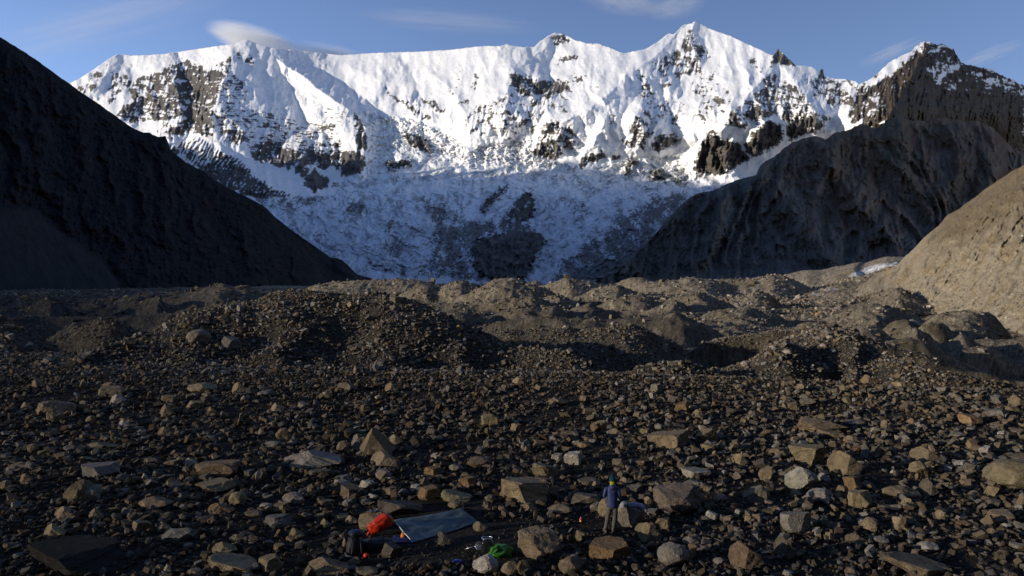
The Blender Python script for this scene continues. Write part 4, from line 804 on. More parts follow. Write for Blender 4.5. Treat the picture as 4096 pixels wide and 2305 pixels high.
hrow(z4, 'b', 'pale', (2170,2240,1120,1170,'pale rounded stone alone on the face of the gravel mound'), (2130,2190,1350,1405), (1180,1240,1075,1125), (40,100,1155,1200))
hrow(z5, 'b', 'grey', (345,440,885,945,'boulder on the skyline of the gravel mound','the skyline boulder of the mound'), (345,400,950,995), (460,540,1020,1060), (235,290,1185,1225))
hrow(z5, 'w', 'rust', (825,880,1090,1135,'orange stone low on the shoulder of the gravel mound'), (1270,1330,1205,1235))
hrow(z5, 'b', 'pale', (2025,2060,1270,1305), (2330,2370,1230,1290,'pale upright stone on the distant mound'), (1950,1985,1065,1095), (2180,2215,1050,1075))
hrow(z6, 'r', 'pale', (725,790,1270,1310,'smooth pale oval stone crowning the small gravel cone'), (990,1045,1225,1260), (420,480,1350,1395), (1240,1290,1220,1245), (640,680,1240,1270), (800,830,1215,1245), (1160,1210,1170,1195), (1030,1090,1165,1195))
M_boulder = terrain_mat('boulder_stone', (1.1, 5.0, 22.0), var=.5, bump=.9, dist=.06, objcol=True)
RX = {1: 0, 2: 1024, 3: 2048, 4: 3072}
BOULDERS = []      # (object, picture x, foot y, shape, colour, width m, label, landmark)
OCC = []
def put_boulder(x0, x1, yt, yb, shape, colour, label, mark, seed):
    xc = (x0+x1)/2; X, Y, z = on_ground(xc, yb-2, 900)
    w = (x1-x0)/F*Y; vis = (yb-yt)/F*Y; tilt = (yb-HY)/F
    d = w*{'s': .7, 'b': .7, 'p': .65, 'w': .65}.get(shape, .8)
    h = max(vis-d*tilt*.5, vis*.62)
    h /= .86
    sub = 5 if (x1-x0) > 150 else 4 if (x1-x0) > 62 else 3
    P, T = rock_shape(shape, seed, sub, w, d, h)
    r = np.random.default_rng(seed+999)
    if shape in 'sb':
        a = r.normal(0, .13); c, s = math.cos(a), math.sin(a); x_ = P[:, 0]*c-P[:, 2]*s; P[:, 2] = P[:, 0]*s+P[:, 2]*c; P[:, 0] = x_
        P[:, 0] *= w/np.ptp(P[:, 0]); P[:, 2] *= h/np.ptp(P[:, 2])
    P[:, 2] += -P[:, 2].min()-.14*h
    yc = Y+d*.45; xg = (xc-CX)/F*yc; zg = float(ground_z(xg, yc))
    me = raw_mesh('boulder', P, T, 3, False)
    o = new_obj('boulder', me, M_boulder); o.location = (xg, yc, min(zg, z))
    k = np.array((.03, .028, .025)) if colour == 'black' else (np.array(STONE[colour])*.62+.38*np.array((.19, .148, .085)))*BGAIN*r.uniform(.82, 1.18); k = k*(1+r.normal(0, .018, 3)); o.color = (*np.clip(k, .01, 1), 1)
    BOULDERS.append([o, xc, yb, shape, colour, w, label, mark]); OCC.append((xg, yc, w*.5))
BGAIN = 1.3
for i, (zone, shape, colour, (x0, x1, yt, yb), label, mark) in enumerate(B):
    if zone: x0, x1, yt, yb = RX[zone]+x0*.5553, RX[zone]+x1*.5553, 1500+yt*.5553, 1500+yb*.5553
    put_boulder(x0, x1, yt, yb, shape, colour, label, mark, 1000+i*7)
# the next largest stones, spread between the surveyed ones
cand = 0; br = np.random.default_rng(77)
while len(BOULDERS) < 296 and cand < 6000:
    cand += 1
    yb = 2305-(br.random()**.75)*760; xc = br.uniform(20, 4076); X, Y, z = on_ground(xc, yb, 200)
    if Y > 66: continue
    w = float(power(1, .32, .75, 2.6)[0])*(.75+Y/60)
    if any((X-a)**2+(Y-b)**2 < (r_+w*.6)**2 for a, b, r_ in OCC): continue
    if 1440 < xc < 2160 and yb > 2030 or (2230 < xc < 2600 and yb > 2020): continue     # the camp is cleared ground
    wp = w/Y*F; hp = wp*br.uniform(.45, .85)
    put_boulder(xc-wp/2, xc+wp/2, yb-hp, yb, 'bswlwb'[br.integers(6)], ['tan','grey','brown','tan','pale','rust','dark','brown'][br.integers(8)], None, None, 50000+cand)
# ------------------------------------------------------------------ the camp
def tag(o, label, cat, group=None):
    o['label'] = label; o['category'] = cat
    if group: o['group'] = group
    return o
def thing(name, loc, label, cat, rot=0):
    o = new_obj(name, None); o.location = loc; o.rotation_euler = (0, 0, rot); return tag(o, label, cat)
def bm_obj(name, bm, mat, parent=None, smooth=True, loc=None):
    bmesh.ops.recalc_face_normals(bm, faces=bm.faces)
    me = bpy.data.meshes.new(name); bm.to_mesh(me); bm.free()
    for p in me.polygons: p.use_smooth = smooth
    o = new_obj(name, me, mat, parent)
    if loc is not None: o.location = loc
    return o
def blob(name, mat, parent, size, seed, crumple=.12, freq=2.4, sub=3, loc=(0, 0, 0), rot=(0, 0, 0), box=2.0, flat_base=True, flat=False):
    """a soft bag: a squared-off ellipsoid, wrinkled, sitting on its own base"""
    V, T = ICO[sub]; P = np.sign(V)*np.abs(V)**(2/box) if box != 2 else V.copy()
    P = P/np.maximum(1, np.linalg.norm(P, axis=1)[:, None]**.3)
    P = P*(1+crumple*n3(V, freq, seed)[:, None]-crumple*.9*np.abs(n3(V, freq*2.6, seed+9))[:, None]+crumple*.5*n3(V, freq*5, seed+3)[:, None])
    P = P*np.array(size)/2
    if flat_base: P[:, 2] = np.maximum(P[:, 2], -size[2]*.36)+size[2]*.36
    o = new_obj(name, raw_mesh(name, P, T, 3, not flat), mat, parent); o.location = loc; o.rotation_euler = rot; return o
def tube_bm(pts, r, n=8, closed_ends=True):
    bm = bmesh.new(); rings = []
    pts = [Vector(p) for p in pts]; rs = r if hasattr(r, '__len__') else [r]*len(pts)
    up = Vector((.13, .21, 1)).normalized()
    for i, p in enumerate(pts):
        t = (pts[min(i+1, len(pts)-1)]-pts[max(i-1, 0)]).normalized()
        a = t.cross(up); a = a.normalized() if a.length > 1e-4 else t.orthogonal().normalized(); b = t.cross(a)
        rings.append([bm.verts.new(p+(a*math.cos(2*math.pi*k/n)+b*math.sin(2*math.pi*k/n))*rs[i]) for k in range(n)])
    for i in range(len(rings)-1):
        for k in range(n): bm.faces.new((rings[i][k], rings[i][(k+1) % n], rings[i+1][(k+1) % n], rings[i+1][k]))
    if closed_ends: bm.faces.new(rings[0][::-1]); bm.faces.new(rings[-1])
    return bm
def lathe_bm(prof, n=20):
    bm = bmesh.new(); rings = []
    for r, z in prof: rings.append([bm.verts.new((r*math.cos(2*math.pi*k/n), r*math.sin(2*math.pi*k/n), z)) for k in range(n)])
    for i in range(len(rings)-1):
        for k in range(n): bm.faces.new((rings[i][k], rings[i][(k+1) % n], rings[i+1][(k+1) % n], rings[i+1][k]))
    bm.faces.new(rings[0][::-1]); bm.faces.new(rings[-1]); return bm
def sheet(name, corners, nu, nv, mat, parent, sag=.0, wr=.0, seed=1, thick=.006):
    """a piece of cloth between four corners (00, 10, 11, 01)"""
    a, b, c, d = [np.array(q, float) for q in corners]
    u, v = np.meshgrid(np.linspace(0, 1, nu), np.linspace(0, 1, nv)); U_, V_ = u[..., None], v[..., None]
    P = a*(1-U_)*(1-V_)+b*U_*(1-V_)+c*U_*V_+d*(1-U_)*V_
    nrm = np.cross(b-a, d-a); nrm /= np.linalg.norm(nrm)
    P[..., 2] -= sag*4*u*(1-u)*(1-.55*v); P += nrm*(wr*(fbm(u*3.2, v*2.4, 3, seed)*np.minimum(1, 6*v*(1-v)+.25)+.5*fbm(u*7+v*3, v*5, 2, seed+4)))[..., None]
    n = nu*nv; f = grid_faces(nv, nu)
    o = new_obj(name, raw_mesh(name, P.reshape(-1, 3), f, 4, True), mat, parent)
    s = o.modifiers.new('thickness', 'SOLIDIFY'); s.thickness = thick; return o
def gp(px, py): return on_ground(px, py, 120)
def camp_pt(px, py, Y): return W(px, py, Y)
def z2c(x, y): return 1024+x*.5553, 1500+y*.5553

# --- tarp: a low sheet from a sagging ridge to the ground, with a short rear panel
M_tarp = plain('tarp_cloth', (.080, .112, .116), .45, .5, noise=.25, scale=3, bump=.15)
b_ = M_tarp.node_tree.nodes['Principled BSDF']; b_.inputs['Transmission Weight'].default_value = .0
M_edge = plain('white_tape', (.75, .75, .73), .6)
RL, RR = camp_pt(1574, 2080, 22.75), camp_pt(1846, 2031, 23.7)
gx, gy, gz = gp(1651, 2174); FL = np.array((gx, gy, gz+.03)); gx, gy, gz = gp(1912, 2097); FR = np.array((gx, gy, gz+.05))
tc = (RL+RR+FL+FR)/4
tarp = thing('tarp', (tc[0], tc[1], gz), 'blue-grey sheet tarp pitched low and tight among the rocks', 'tarp'); T0 = np.array(tarp.location)
BLc = RL+np.array((.15, 1.0, -RL[2]+gz+.03)); BR = RR+np.array((.35, .95, -RR[2]+gz+.03))
sheet('front_panel', [RL-T0, RR-T0, FR-T0, FL-T0], 34, 22, M_tarp, tarp, sag=.055, wr=.05, seed=5)
sheet('rear_panel', [RR-T0+[0, .012, -.006], RL-T0+[0, .012, -.006], BLc-T0, BR-T0], 20, 10, M_tarp, tarp, sag=.055, wr=.04, seed=9)
e1 = RL+(FL-RL)*.16-T0; e2 = FL-T0
bm_obj('edge_tape', tube_bm([e1+(e2-e1)*k/6+np.array((-.012, -.012, .012+.012*math.sin(k*1.7))) for k in range(7)], .014, 6), M_edge, tarp)
bm_obj('guy_line', tube_bm([RL-T0, RL-T0+[-.16, .06, -.10], RL-T0+[-.36, .1, -.30]], .005, 5), M_edge, tarp)
M_pole = plain('pole_metal', (.11, .11, .115), .35, .5, metal=.7)
pt = RR+np.array((.03, .03, 0)); pole = thing('trekking_pole', (pt[0]+.05, pt[1]+.02, gz), 'thin dark pole standing up past the high corner of the tarp', 'pole')
P0 = np.array(pole.location)
bm_obj('shaft', tube_bm([(0, 0, -.05), pt-P0+np.array((.02, 0, .06))], [.008, .009]), M_pole, pole)
q = pt-P0+np.array((.02, 0, .06)); bm_obj('handle', tube_bm([q, q+[0, 0, .03], q+[.003, 0, .09], q+[.004, 0, .14]], [.012, .016, .014, .017]), plain('cork', (.10, .07, .045), .9), pole)

# --- bags
M_red = plain('orange_nylon', (.55, .03, .008), .42, .5, noise=.12, scale=6)
x, y, z = gp(1532, 2146)
o = blob('dry_bag', M_red, None, (.82, .34, .50), 21, .20, 1.9, 4, (x, y+.08, z+.0), (0, math.radians(-27), math.radians(14)), 2.6)
tag(o, 'bright orange-red crumpled bag leaning between a round boulder and the tarp', 'bag'); o.location.z += .20
bm = tube_bm([(-.40, 0, .14), (-.46, .02, .12), (-.50, .03, .05), (-.47, .05, 0)], [.05, .03, .045, .02], 10); bm_obj('rolled_neck', bm, M_red, o)
x, y, z = gp(*z2c(1056, 1178)); o = blob('stuff_sack', plain('amber_nylon', (.78, .22, .02), .5, .4), None, (.15, .14, .22), 31, .18, 2.6, 3, (x, y, z), (0, .2, 0), 2.4)
tag(o, 'small amber stuff sack just inside the open left end of the tarp', 'stuff sack')
bm_obj('drawcord', tube_bm([(0, 0, .18), (.02, 0, .24), (.05, -.01, .21)], .008, 5), M_pole, o)
M_blue = plain('blue_nylon', (.012, .026, .11), .55, .4, noise=.2, scale=9)
xa, ya, za = gp(*z2c(962, 1218)); P = [(xa, ya, za+.03), (xa+.62, ya+.03, za+.05), (xa+.66, ya+.62, za+.06), (xa+.02, ya+.58, za+.05)]
o = sheet('groundsheet', P, 14, 12, M_blue, None, 0, .06, 41, .012); tag(o, 'rumpled dark blue groundsheet spread at the mouth of the tarp', 'groundsheet')
M_black = plain('black_nylon', (.020, .021, .023), .55, .35, noise=.3, scale=14, bump=.2)
M_web = plain('webbing', (.055, .056, .058), .7)
x, y, z = gp(*z2c(700, 1306)); bp = thing('backpack', (x, y+.15, z-.02), 'large black backpack standing on the dark gravel below the orange bag', 'backpack', .5)
blob('pack_body', M_black, bp, (.52, .38, .62), 51, .08, 2.2, 4, (0, 0, 0), (0, .12, 0), 3.0)
blob('lid', M_black, bp, (.44, .36, .20), 53, .10, 2.4, 3, (.05, .0, .53), (0, .1, 0), 2.8)
for sx in (-.12, .12): bm_obj('strap', tube_bm([(sx, -.17, .56), (sx, -.235, .40), (sx*1.1, -.24, .22), (sx*1.3, -.20, .06)], .018, 6), M_web, bp)
bm_obj('hip_belt', tube_bm([(-.27, -.05, .12), (-.30, -.2, .10), (-.16, -.30, .07), (.0, -.31, .06)], [.03, .035, .03, .015], 8), M_web, bp)
x, y, z = gp(*z2c(712, 1196)); o = blob('pouch', M_blue, None, (.40, .22, .12), 55, .15, 2.5, 3, (bp.location.x+.02, bp.location.y, bp.location.z+.62), (0, .05, .4), 2.6); tag(o, 'bright blue pouch lying on top of the black backpack', 'pouch')
bm_obj('zip_flap', tube_bm([(-.16, -.07, .07), (0, -.10, .075), (.15, -.07, .07)], .008, 5), M_web, o)
x, y, z = gp(*z2c(868, 1268)); du = thing('duffel_bag', (x, y+.1, z-.02), 'long black duffel lying in shade beside the black backpack', 'duffel bag', .12)
blob('bag_body', M_black, du, (1.12, .46, .40), 61, .07, 2.6, 4, (0, 0, 0), (0, 0, 0), 3.2)
bm_obj('carry_handle', tube_bm([(-.2, -.06, .34), (-.12, -.08, .41), (.12, -.08, .41), (.2, -.06, .34)], .014, 6), M_web, du)
x, y, z = gp(*z2c(790, 1316)); o = blob('fuel_pouch', M_red, None, (.17, .14, .16), 71, .25, 2.6, 3, (x, y, z), (.2, .3, .2), 2.2); tag(o, 'small crumpled orange-red pouch on the gravel in front of the black backpack', 'pouch')
bm_obj('cord', tube_bm([(.03, -.05, .10), (.09, -.06, .07), (.12, -.04, .02)], .006, 5), M_web, o)
# --- kitchen
M_metal = plain('pot_metal', (.62, .62, .63), .28, .5, metal=.9, bump=.1)
x, y, z = gp(1350+1830*.3106, 1950+812*.3106); pot = thing('cooking_pot', (x, y, z), 'shiny silver pot tipped on its side with its long handle out', 'pot', -.25)
bmp = lathe_bm([(.085, 0), (.105, .01), (.108, .05), (.108, .15), (.112, .155), (.104, .155), (.10, .03)], 24)
bmesh.ops.rotate(bmp, verts=bmp.verts, cent=(0, 0, 0), matrix=Matrix.Rotation(math.radians(68), 3, 'X')); bmesh.ops.translate(bmp, verts=bmp.verts, vec=(0, .06, .11)); bm_obj('pot_body', bmp, M_metal, pot)
bm_obj('handle', tube_bm([(-.10, -.02, .13), (-.2, -.04, .10), (-.42, -.10, .03)], [.010, .009, .009], 7), M_metal, pot)
x, y, z = gp(1350+1925*.3106, 1950+856*.3106); wb = thing('food_bag', (x, y+.02, z), 'upright black bag with a bright open rim behind the silver pot', 'bag')
blob('bag_body', plain('black_film', (.014, .014, .015), .25, .6, bump=.1), wb, (.38, .30, .54), 81, .13, 2.6, 4, (0, 0, 0), (0, .06, 0), 3.2)
rim = tube_bm([(.15*math.cos(a), .11*math.sin(a), .455+.01*math.sin(3*a)) for a in np.linspace(0, 6.1, 16)], .014, 6); bm_obj('rim', rim, M_metal, wb)
M_green = plain('green_film', (.035, .17, .016), .35, .5, noise=.3, scale=7)
x, y, z = gp(1350+2110*.3106, 1950+905*.3106); gb = thing('carrier_bag', (x, y+.1, z), 'crumpled bright green plastic bag beside the black food bag', 'bag', .2)
V, T = ICO[4]; P = V*(1+.34*n3(V, 1.7, 91)[:, None]-.32*np.abs(n3(V, 3.6, 95))[:, None]+.1*n3(V, 9, 97)[:, None]); P = P*np.array((.36, .24, .22)); P[:, 2] = np.maximum(P[:, 2], -.12)+.12; new_obj('bag_body', raw_mesh('bag_body', P, T, 3, True), M_green, gb)
V, T = ICO[3]; P = V*(1+.5*n3(V, 1.9, 93)[:, None]-.3*np.abs(n3(V, 4.4, 94))[:, None]); P = P*np.array((.20, .09, .12)); P[:, 2] += P[:, 0]*.7; f_ = new_obj('bag_mouth', raw_mesh('bag_mouth', P, T, 3, True), M_green, gb); f_.location = (-.26, -.12, .17)
x, y, z = gp(1350+2218*.3106, 1950+835*.3106); cup = thing('cup', (x, y, z+.06), 'small white cup behind the crumpled green bag', 'cup')
M_white = plain('white_enamel', (.8, .8, .78), .3, .5)
bm_obj('cup_body', lathe_bm([(.035, 0), (.042, .005), (.047, .09), (.043, .09), (.038, .01)], 18), M_white, cup); bm_obj('cup_handle', tube_bm([(.045, 0, .075), (.075, 0, .07), (.075, 0, .03), (.043, 0, .02)], .006, 6), M_white, cup)
x, y, z = gp(1350+1540*.3106, 1950+995*.3106); o = blob('water_bag', plain('cobalt_film', (.02, .03, .42), .2, .7), None, (.28, .18, .17), 101, .12, 2.2, 4, (x, y, z), (0, .1, .3), 2.2); tag(o, 'glossy cobalt blue water bag lying on dark gravel near the bottom rim', 'water bag')
bm_obj('cap', lathe_bm([(.022, 0), (.022, .03), (.018, .034)], 14), M_white, o, loc=(-.13, -.03, .07))
x, y, z = gp(2323, 2093); can = thing('gas_can', (x, y, z-.01), 'little red and yellow gas can standing upright on dark gravel', 'gas can')
bm_obj('can_body', lathe_bm([(.036, 0), (.04, .006), (.04, .155), (.03, .175), (.012, .18)], 20), plain('red_tin', (.72, .03, .03), .3, .5), can)
lb = lathe_bm([(.0412, .06), (.0412, .125)], 20)
for f in list(lb.faces):
    if len(f.verts) > 4: lb.faces.remove(f)
bm_obj('paper_band', lb, plain('yellow_paper', (.80, .50, .10), .5), can)
bm_obj('valve', lathe_bm([(.012, .18), (.012, .20), (.006, .205)], 12), M_white, can)

# --- things laid out on the rocks
def top_of(px, py, Y): return W(px, py, Y)
def rock_top(mark_label, fx=0., fy=0.):
    for b in BOULDERS:
        if b[7] == mark_label or b[6] == mark_label:
            o = b[0]; co_ = np.empty(len(o.data.vertices)*3); o.data.vertices.foreach_get('co', co_); co_ = co_.reshape(-1, 3)
            w_ = np.ptp(co_[:, 0]); d_ = np.ptp(co_[:, 1]); q_ = np.array((co_[:, 0].mean()+fx*w_, co_[:, 1].mean()+fy*d_))
            m = np.hypot(co_[:, 0]-q_[0], co_[:, 1]-q_[1]) < .16*w_
            zt = co_[m, 2].max() if m.any() else co_[:, 2].max()
            return Vector((o.location.x+q_[0], o.location.y+q_[1], o.location.z+zt))
M_lilac = plain('lilac_cloth', (.20, .19, .25), .6, .3, noise=.3, scale=8)
t_ = rock_top('the grey pedestal rock', .12, 0)
jk = thing('jacket', (t_.x, t_.y, t_.z-.03), 'rumpled lilac-grey jacket spread on top of the grey pedestal rock', 'jacket', -.2)
V, T = ICO[4]; P = V*(1+.22*n3(V, 2.2, 111)[:, None]-.3*np.abs(n3(V, 4.6, 113))[:, None]); P = P*np.array((.33, .24, .07)); P[:, 2] = np.maximum(P[:, 2], -.05)+.05; new_obj('jacket_body', raw_mesh('jacket_body', P, T, 3, True), M_lilac, jk)
bm_obj('sleeve', tube_bm([(.16, -.12, .05), (.28, -.17, .03), (.36, -.20, -.03), (.39, -.21, -.09)], [.055, .05, .045, .04], 10), M_lilac, jk)
bm_obj('collar', tube_bm([(-.28, -.05, .09), (-.33, .02, .12), (-.30, .10, .09)], [.03, .035, .03], 8), plain('grey_fleece', (.22, .22, .23), .95), jk)
t_ = rock_top('the grey pedestal rock', -.27, -.22); o = blob('ditty_bag', plain('silver_nylon', (.26, .27, .28), .6, .4, noise=.25, scale=12), None, (.30, .24, .22), 121, .10, 2.0, 4, (t_.x, t_.y, t_.z-.05), (0, .1, .2), 2.6); tag(o, 'silver-grey bag with a dark strap on the near end of the grey pedestal rock', 'bag')
bm_obj('strap', tube_bm([(.06, -.13, .02), (.07, -.145, .10), (.065, -.06, .205), (.06, .06, .2)], .014, 6), M_black, o)
t_ = rock_top('the round pitted boulder', .05, -.05); st = thing('sandals', (t_.x, t_.y, t_.z-.015), 'pair of thin grey strap sandals lying on the round pitted boulder', 'sandals', .3)
M_strap = plain('grey_strap', (.20, .22, .26), .7)
for k, dx in enumerate((-.11, .11)):
    V, T = ICO[3]; P = V*np.array((.13, .055, .014)); P[:, 1] *= 1+.25*np.sin(V[:, 0]*2); P[:, 2] += .014; so_ = new_obj('sole', raw_mesh('sole', P, T, 3, True), M_strap, st); so_.location = (dx, .03*k, .0); so_.rotation_euler = (0, 0, .3+.5*k)
    bm_obj('strap', tube_bm([(-.02, -.05, .02), (.0, -.03, .06), (.02, .03, .06), (.0, .05, .02)], .010, 6), M_strap, so_)
# ------------------------------------------------------------------ the person, seen from behind, looking down at the things in the hands
def skin(name, chains, mat, parent, sub=2, root=0):
    """one continuous surface grown round a branching skeleton; chains share joints by position"""
    verts, idx, edges, rad = [], {}, [], []
    def v(p, r):
        k = tuple(round(c, 4) for c in p)
        if k not in idx: idx[k] = len(verts); verts.append(p); rad.append(r)
        return idx[k]
    for ch in chains:
        prev = None
        for p, r in ch:
            i = v(p, r)
            if prev is not None and prev != i: edges.append((prev, i))
            prev = i
    me = bpy.data.meshes.new(name); me.from_pydata(verts, edges, []); o = new_obj(name, me, None, parent)
    me.materials.append(mat)
    m = o.modifiers.new('skin', 'SKIN'); m.use_smooth_shade = True
    if not me.skin_vertices: 
        me.attributes.new  # layer is created by the modifier below when missing
    lay = me.skin_vertices[0].data if me.skin_vertices else None
    if lay is None:
        bm = bmesh.new(); bm.from_mesh(me); bm.verts.layers.skin.verify(); bm.to_mesh(me); bm.free(); lay = me.skin_vertices[0].data
    for i, r in enumerate(rad):
        lay[i].radius = (r, r) if not hasattr(r, '__len__') else r; lay[i].use_root = (i == root); lay[i].use_loose = False
    s = o.modifiers.new('smooth', 'SUBSURF'); s.levels = sub; s.render_levels = sub
    return o
px_, py_, pz_ = gp(2436, 2129)
person = new_obj('person', None); person.location = (px_, py_, pz_); tag(person, 'person standing with their back turned, in navy jacket, grey trousers and teal beanie', 'person')
SC = py_/22.65
person.scale = (SC, SC, SC)
M_skin = plain('skin', (.42, .24, .17), .55, .4)
M_navy = plain('navy_shell', (.028, .042, .135), .6, .35, noise=.25, scale=9, bump=.25)
M_trs = plain('grey_trousers', (.11, .10, .09), .85, .2, noise=.2, scale=14, bump=.2)
M_teal = plain('teal_knit', (.012, .050, .062), .95, .1, noise=.25, scale=60, bump=.3)
M_yel = plain('yellow_fleece', (.34, .31, .03), .9, .1, noise=.2, scale=40)
M_boot = plain('boot_leather', (.10, .075, .055), .7, .3, noise=.3, scale=25)
M_glv = plain('glove_knit', (.10, .22, .21), .9, .1, noise=.2, scale=50)
M_glv2 = plain('pale_glove', (.42, .38, .24), .8, .2)
pel = (.105, .0, .87); chest = (.10, .02, 1.27); neck = (.108, .02, 1.47); hd = (.116, .055, 1.60)
shL, shR = (-.075, .02, 1.385), (.262, .02, 1.385); elL, elR = (-.150, .0, 1.13), (.335, .02, 1.12); wrL, wrR = (-.085, .175, 1.06), (.352, .19, 1.02)
hpL, hpR = (.02, .0, .84), (.195, .0, .84); knL, knR = (-.035, .03, .46), (.192, .035, .46); anL, anR = (-.115, -.01, .10), (.130, -.02, .10)
toL, toR = (-.155, .13, .035), (.150, .13, .035)
body = skin('body', [
    [(pel, .10), ((.103, .01, 1.06), .095), (chest, .10), (neck, .055), ((.112, .035, 1.53), .062), (hd, .088), ((.116, .05, 1.67), .070)],
    [(hd, .088), ((.117, .125, 1.565), .03), ], [(hd, .088), ((.117, .148, 1.61), .012)],
    [(chest, .10), (shL, .05), (elL, .042), (wrL, .027)], [(chest, .10), (shR, .05), (elR, .042), (wrR, .027)],
    [(pel, .10), (hpL, .072), (knL, .056), (anL, .038), (toL, .03)], [(pel, .10), (hpR, .072), (knR, .056), (anR, .038), (toR, .03)]], M_skin, person)
def eye(x): 
    V, T = ICO[2]; e = new_obj('eye', raw_mesh('eye', V*.011, T, 3, True), plain('eye', (.05, .035, .03), .2, .6), body); e.location = (x, .139, 1.625)
eye(.088); eye(.146)
bm_obj('mouth', tube_bm([(.092, .147, 1.555), (.117, .154, 1.553), (.142, .147, 1.555)], [.003, .006, .003], 6), plain('lips', (.32, .13, .11), .5), body)
for sx in (-1, 1):
    V, T = ICO[2]; e = new_obj('ear', raw_mesh('ear', V*np.array((.010, .022, .032)), T, 3, True), M_skin, body); e.location = (.116+sx*.088, .05, 1.595)
def loft(bm, rings, n=28, cap=True):
    """rings: centre x, y, z and half-widths across and front to back"""
    L = []
    for cx_, cy_, cz_, rx, ry in rings: L.append([bm.verts.new((cx_+rx*math.cos(2*math.pi*k/n), cy_+ry*math.sin(2*math.pi*k/n), cz_)) for k in range(n)])
    for i in range(len(L)-1):
        for k in range(n): bm.faces.new((L[i][k], L[i][(k+1) % n], L[i+1][(k+1) % n], L[i+1][k]))
    if cap: bm.faces.new(L[0][::-1]); bm.faces.new(L[-1])
def dense(pts, rs, m=5):
    """more rings along a limb, so that it bends and creases softly"""
    P, R = [], []
    for i in range(len(pts)-1):
        for k in range(m): f = k/m; P.append(Vector(pts[i]).lerp(Vector(pts[i+1]), f)); R.append(rs[i]+(rs[i+1]-rs[i])*f)
    P.append(Vector(pts[-1])); R.append(rs[-1])
    for rep in range(3): P = [P[0]]+[(P[i-1]+P[i]*2+P[i+1])/4 for i in range(1, len(P)-1)]+[P[-1]]
    return P, R
def crease(bm, a, f, seed):
    bm.normal_update(); P = np.array([v.co[:] for v in bm.verts]); d = a*n3(P*np.array((1, 1, 1.9)), f, seed)-a*np.abs(n3(P*np.array((.7, .7, 2.2)), f*1.8, seed+5))
    for v, q_ in zip(bm.verts, d): v.co += v.normal*float(q_)
def cloth(name, parts, mat, a, f, seed):
    bm = bmesh.new()
    for kind, arg in parts:
        if kind == 'loft': loft(bm, arg)
        else:
            P, R = dense(*arg); t = tube_bm(P, R, 16); me_ = bpy.data.meshes.new('part'); t.to_mesh(me_); t.free(); bm.from_mesh(me_); bpy.data.meshes.remove(me_)
    bmesh.ops.subdivide_edges(bm, edges=[e for e in bm.edges if e.calc_length() > .05], cuts=1, use_grid_fill=True)
    crease(bm, a, f, seed)
    return bm_obj(name, bm, mat, person)
jacket = cloth('jacket', [
    ('loft', [(.110,0,.795,.150,.118),(.110,0,.80,.166,.130),(.110,0,.86,.174,.134),(.107,.003,.95,.168,.124),(.105,.006,1.05,.164,.118),(.103,.01,1.15,.170,.116),(.101,.012,1.24,.180,.118),(.100,.014,1.31,.186,.114),(.100,.017,1.37,.176,.102),(.102,.02,1.41,.145,.088),(.106,.022,1.445,.105,.076),(.108,.025,1.475,.084,.072),(.109,.026,1.48,.06,.05)]),
    ('limb', ([(-.030,.02,1.36), (-.082,.016,1.335), (-.152,-.012,1.13), (-.135,.06,1.085), (-.096,.155,1.066)], [.060,.074,.062,.058,.044])),
    ('limb', ([(.232,.02,1.36), (.284,.016,1.335), (.338,-.01,1.12), (.350,.07,1.075), (.351,.165,1.03)], [.060,.074,.062,.058,.044]))], M_navy, .011, 6.0, 211)
V, T = ICO[3]; P = V*(1+.12*n3(V, 2.5, 7)[:, None])*np.array((.105, .065, .075)); hood = new_obj('hood', raw_mesh('hood', P, T, 3, True), M_navy, jacket); hood.location = (.108, -.075, 1.415)
bm_obj('hem', tube_bm([(.110+.170*math.cos(a), .0+.131*math.sin(a), .812+.006*math.sin(2*a)) for a in np.linspace(0, 6.25, 22)], .012, 6), plain('hem_band', (.012, .022, .085), .7), jacket)
trousers = cloth('trousers', [
    ('loft', [(.108,0,.74,.100,.09),(.108,0,.78,.150,.116),(.108,0,.84,.158,.122),(.108,0,.92,.150,.110),(.108,0,.96,.140,.100)]),
    ('limb', ([(.030,.0,.84), (.016,.0,.74), (-.012,.014,.60), (-.036,.024,.46), (-.070,.0,.28), (-.104,-.012,.13), (-.112,-.012,.085)], [.085,.096,.085,.074,.066,.062,.066])),
    ('limb', ([(.186,.0,.84), (.198,.0,.74), (.197,.016,.60), (.190,.028,.46), (.160,.0,.28), (.136,-.022,.13), (.132,-.022,.085)], [.085,.096,.085,.074,.066,.062,.066]))], M_trs, .010, 7.0, 223)
for a_, tt in ((anL, toL), (anR, toR)):
    bm = bmesh.new(); dx_, dy_ = tt[0]-a_[0], tt[1]-a_[1]
    V, T = ICO[3]; P = V*np.array((.052, .150, .062)); P[:, 2] = np.maximum(P[:, 2], -.035)+.035; P[:, 0] *= 1-.25*(V[:, 1] > .2)*V[:, 1]
    an_ = math.atan2(-dx_, dy_); P[:, 0], P[:, 1] = P[:, 0]*math.cos(an_)-P[:, 1]*math.sin(an_), P[:, 0]*math.sin(an_)+P[:, 1]*math.cos(an_)
    b_ = new_obj('boot', raw_mesh('boot', P, T, 3, True), M_boot, person); b_.location = (a_[0]+dx_*.35, a_[1]+dy_*.35-.01, .0)
    bm_obj('boot_shaft', tube_bm([(-dx_*.35, -dy_*.35, .03), (-dx_*.36, -dy_*.38, .10), (-dx_*.36, -dy_*.38, .15)], [.048, .052, .05], 14), M_boot, b_)
V, T = ICO[4]; P = V.copy(); P[:, 2] = np.where(P[:, 2] < -.45, -.45, P[:, 2]); P = P*(1+.015*np.sin(np.arctan2(V[:, 1], V[:, 0])*26)[:, None])*np.array((.102, .118, .135)); bn = new_obj('beanie', raw_mesh('beanie', P, T, 3, True), M_teal, person); bn.location = (.116, .045, 1.628); bn.rotation_euler = (math.radians(-14), 0, 0)
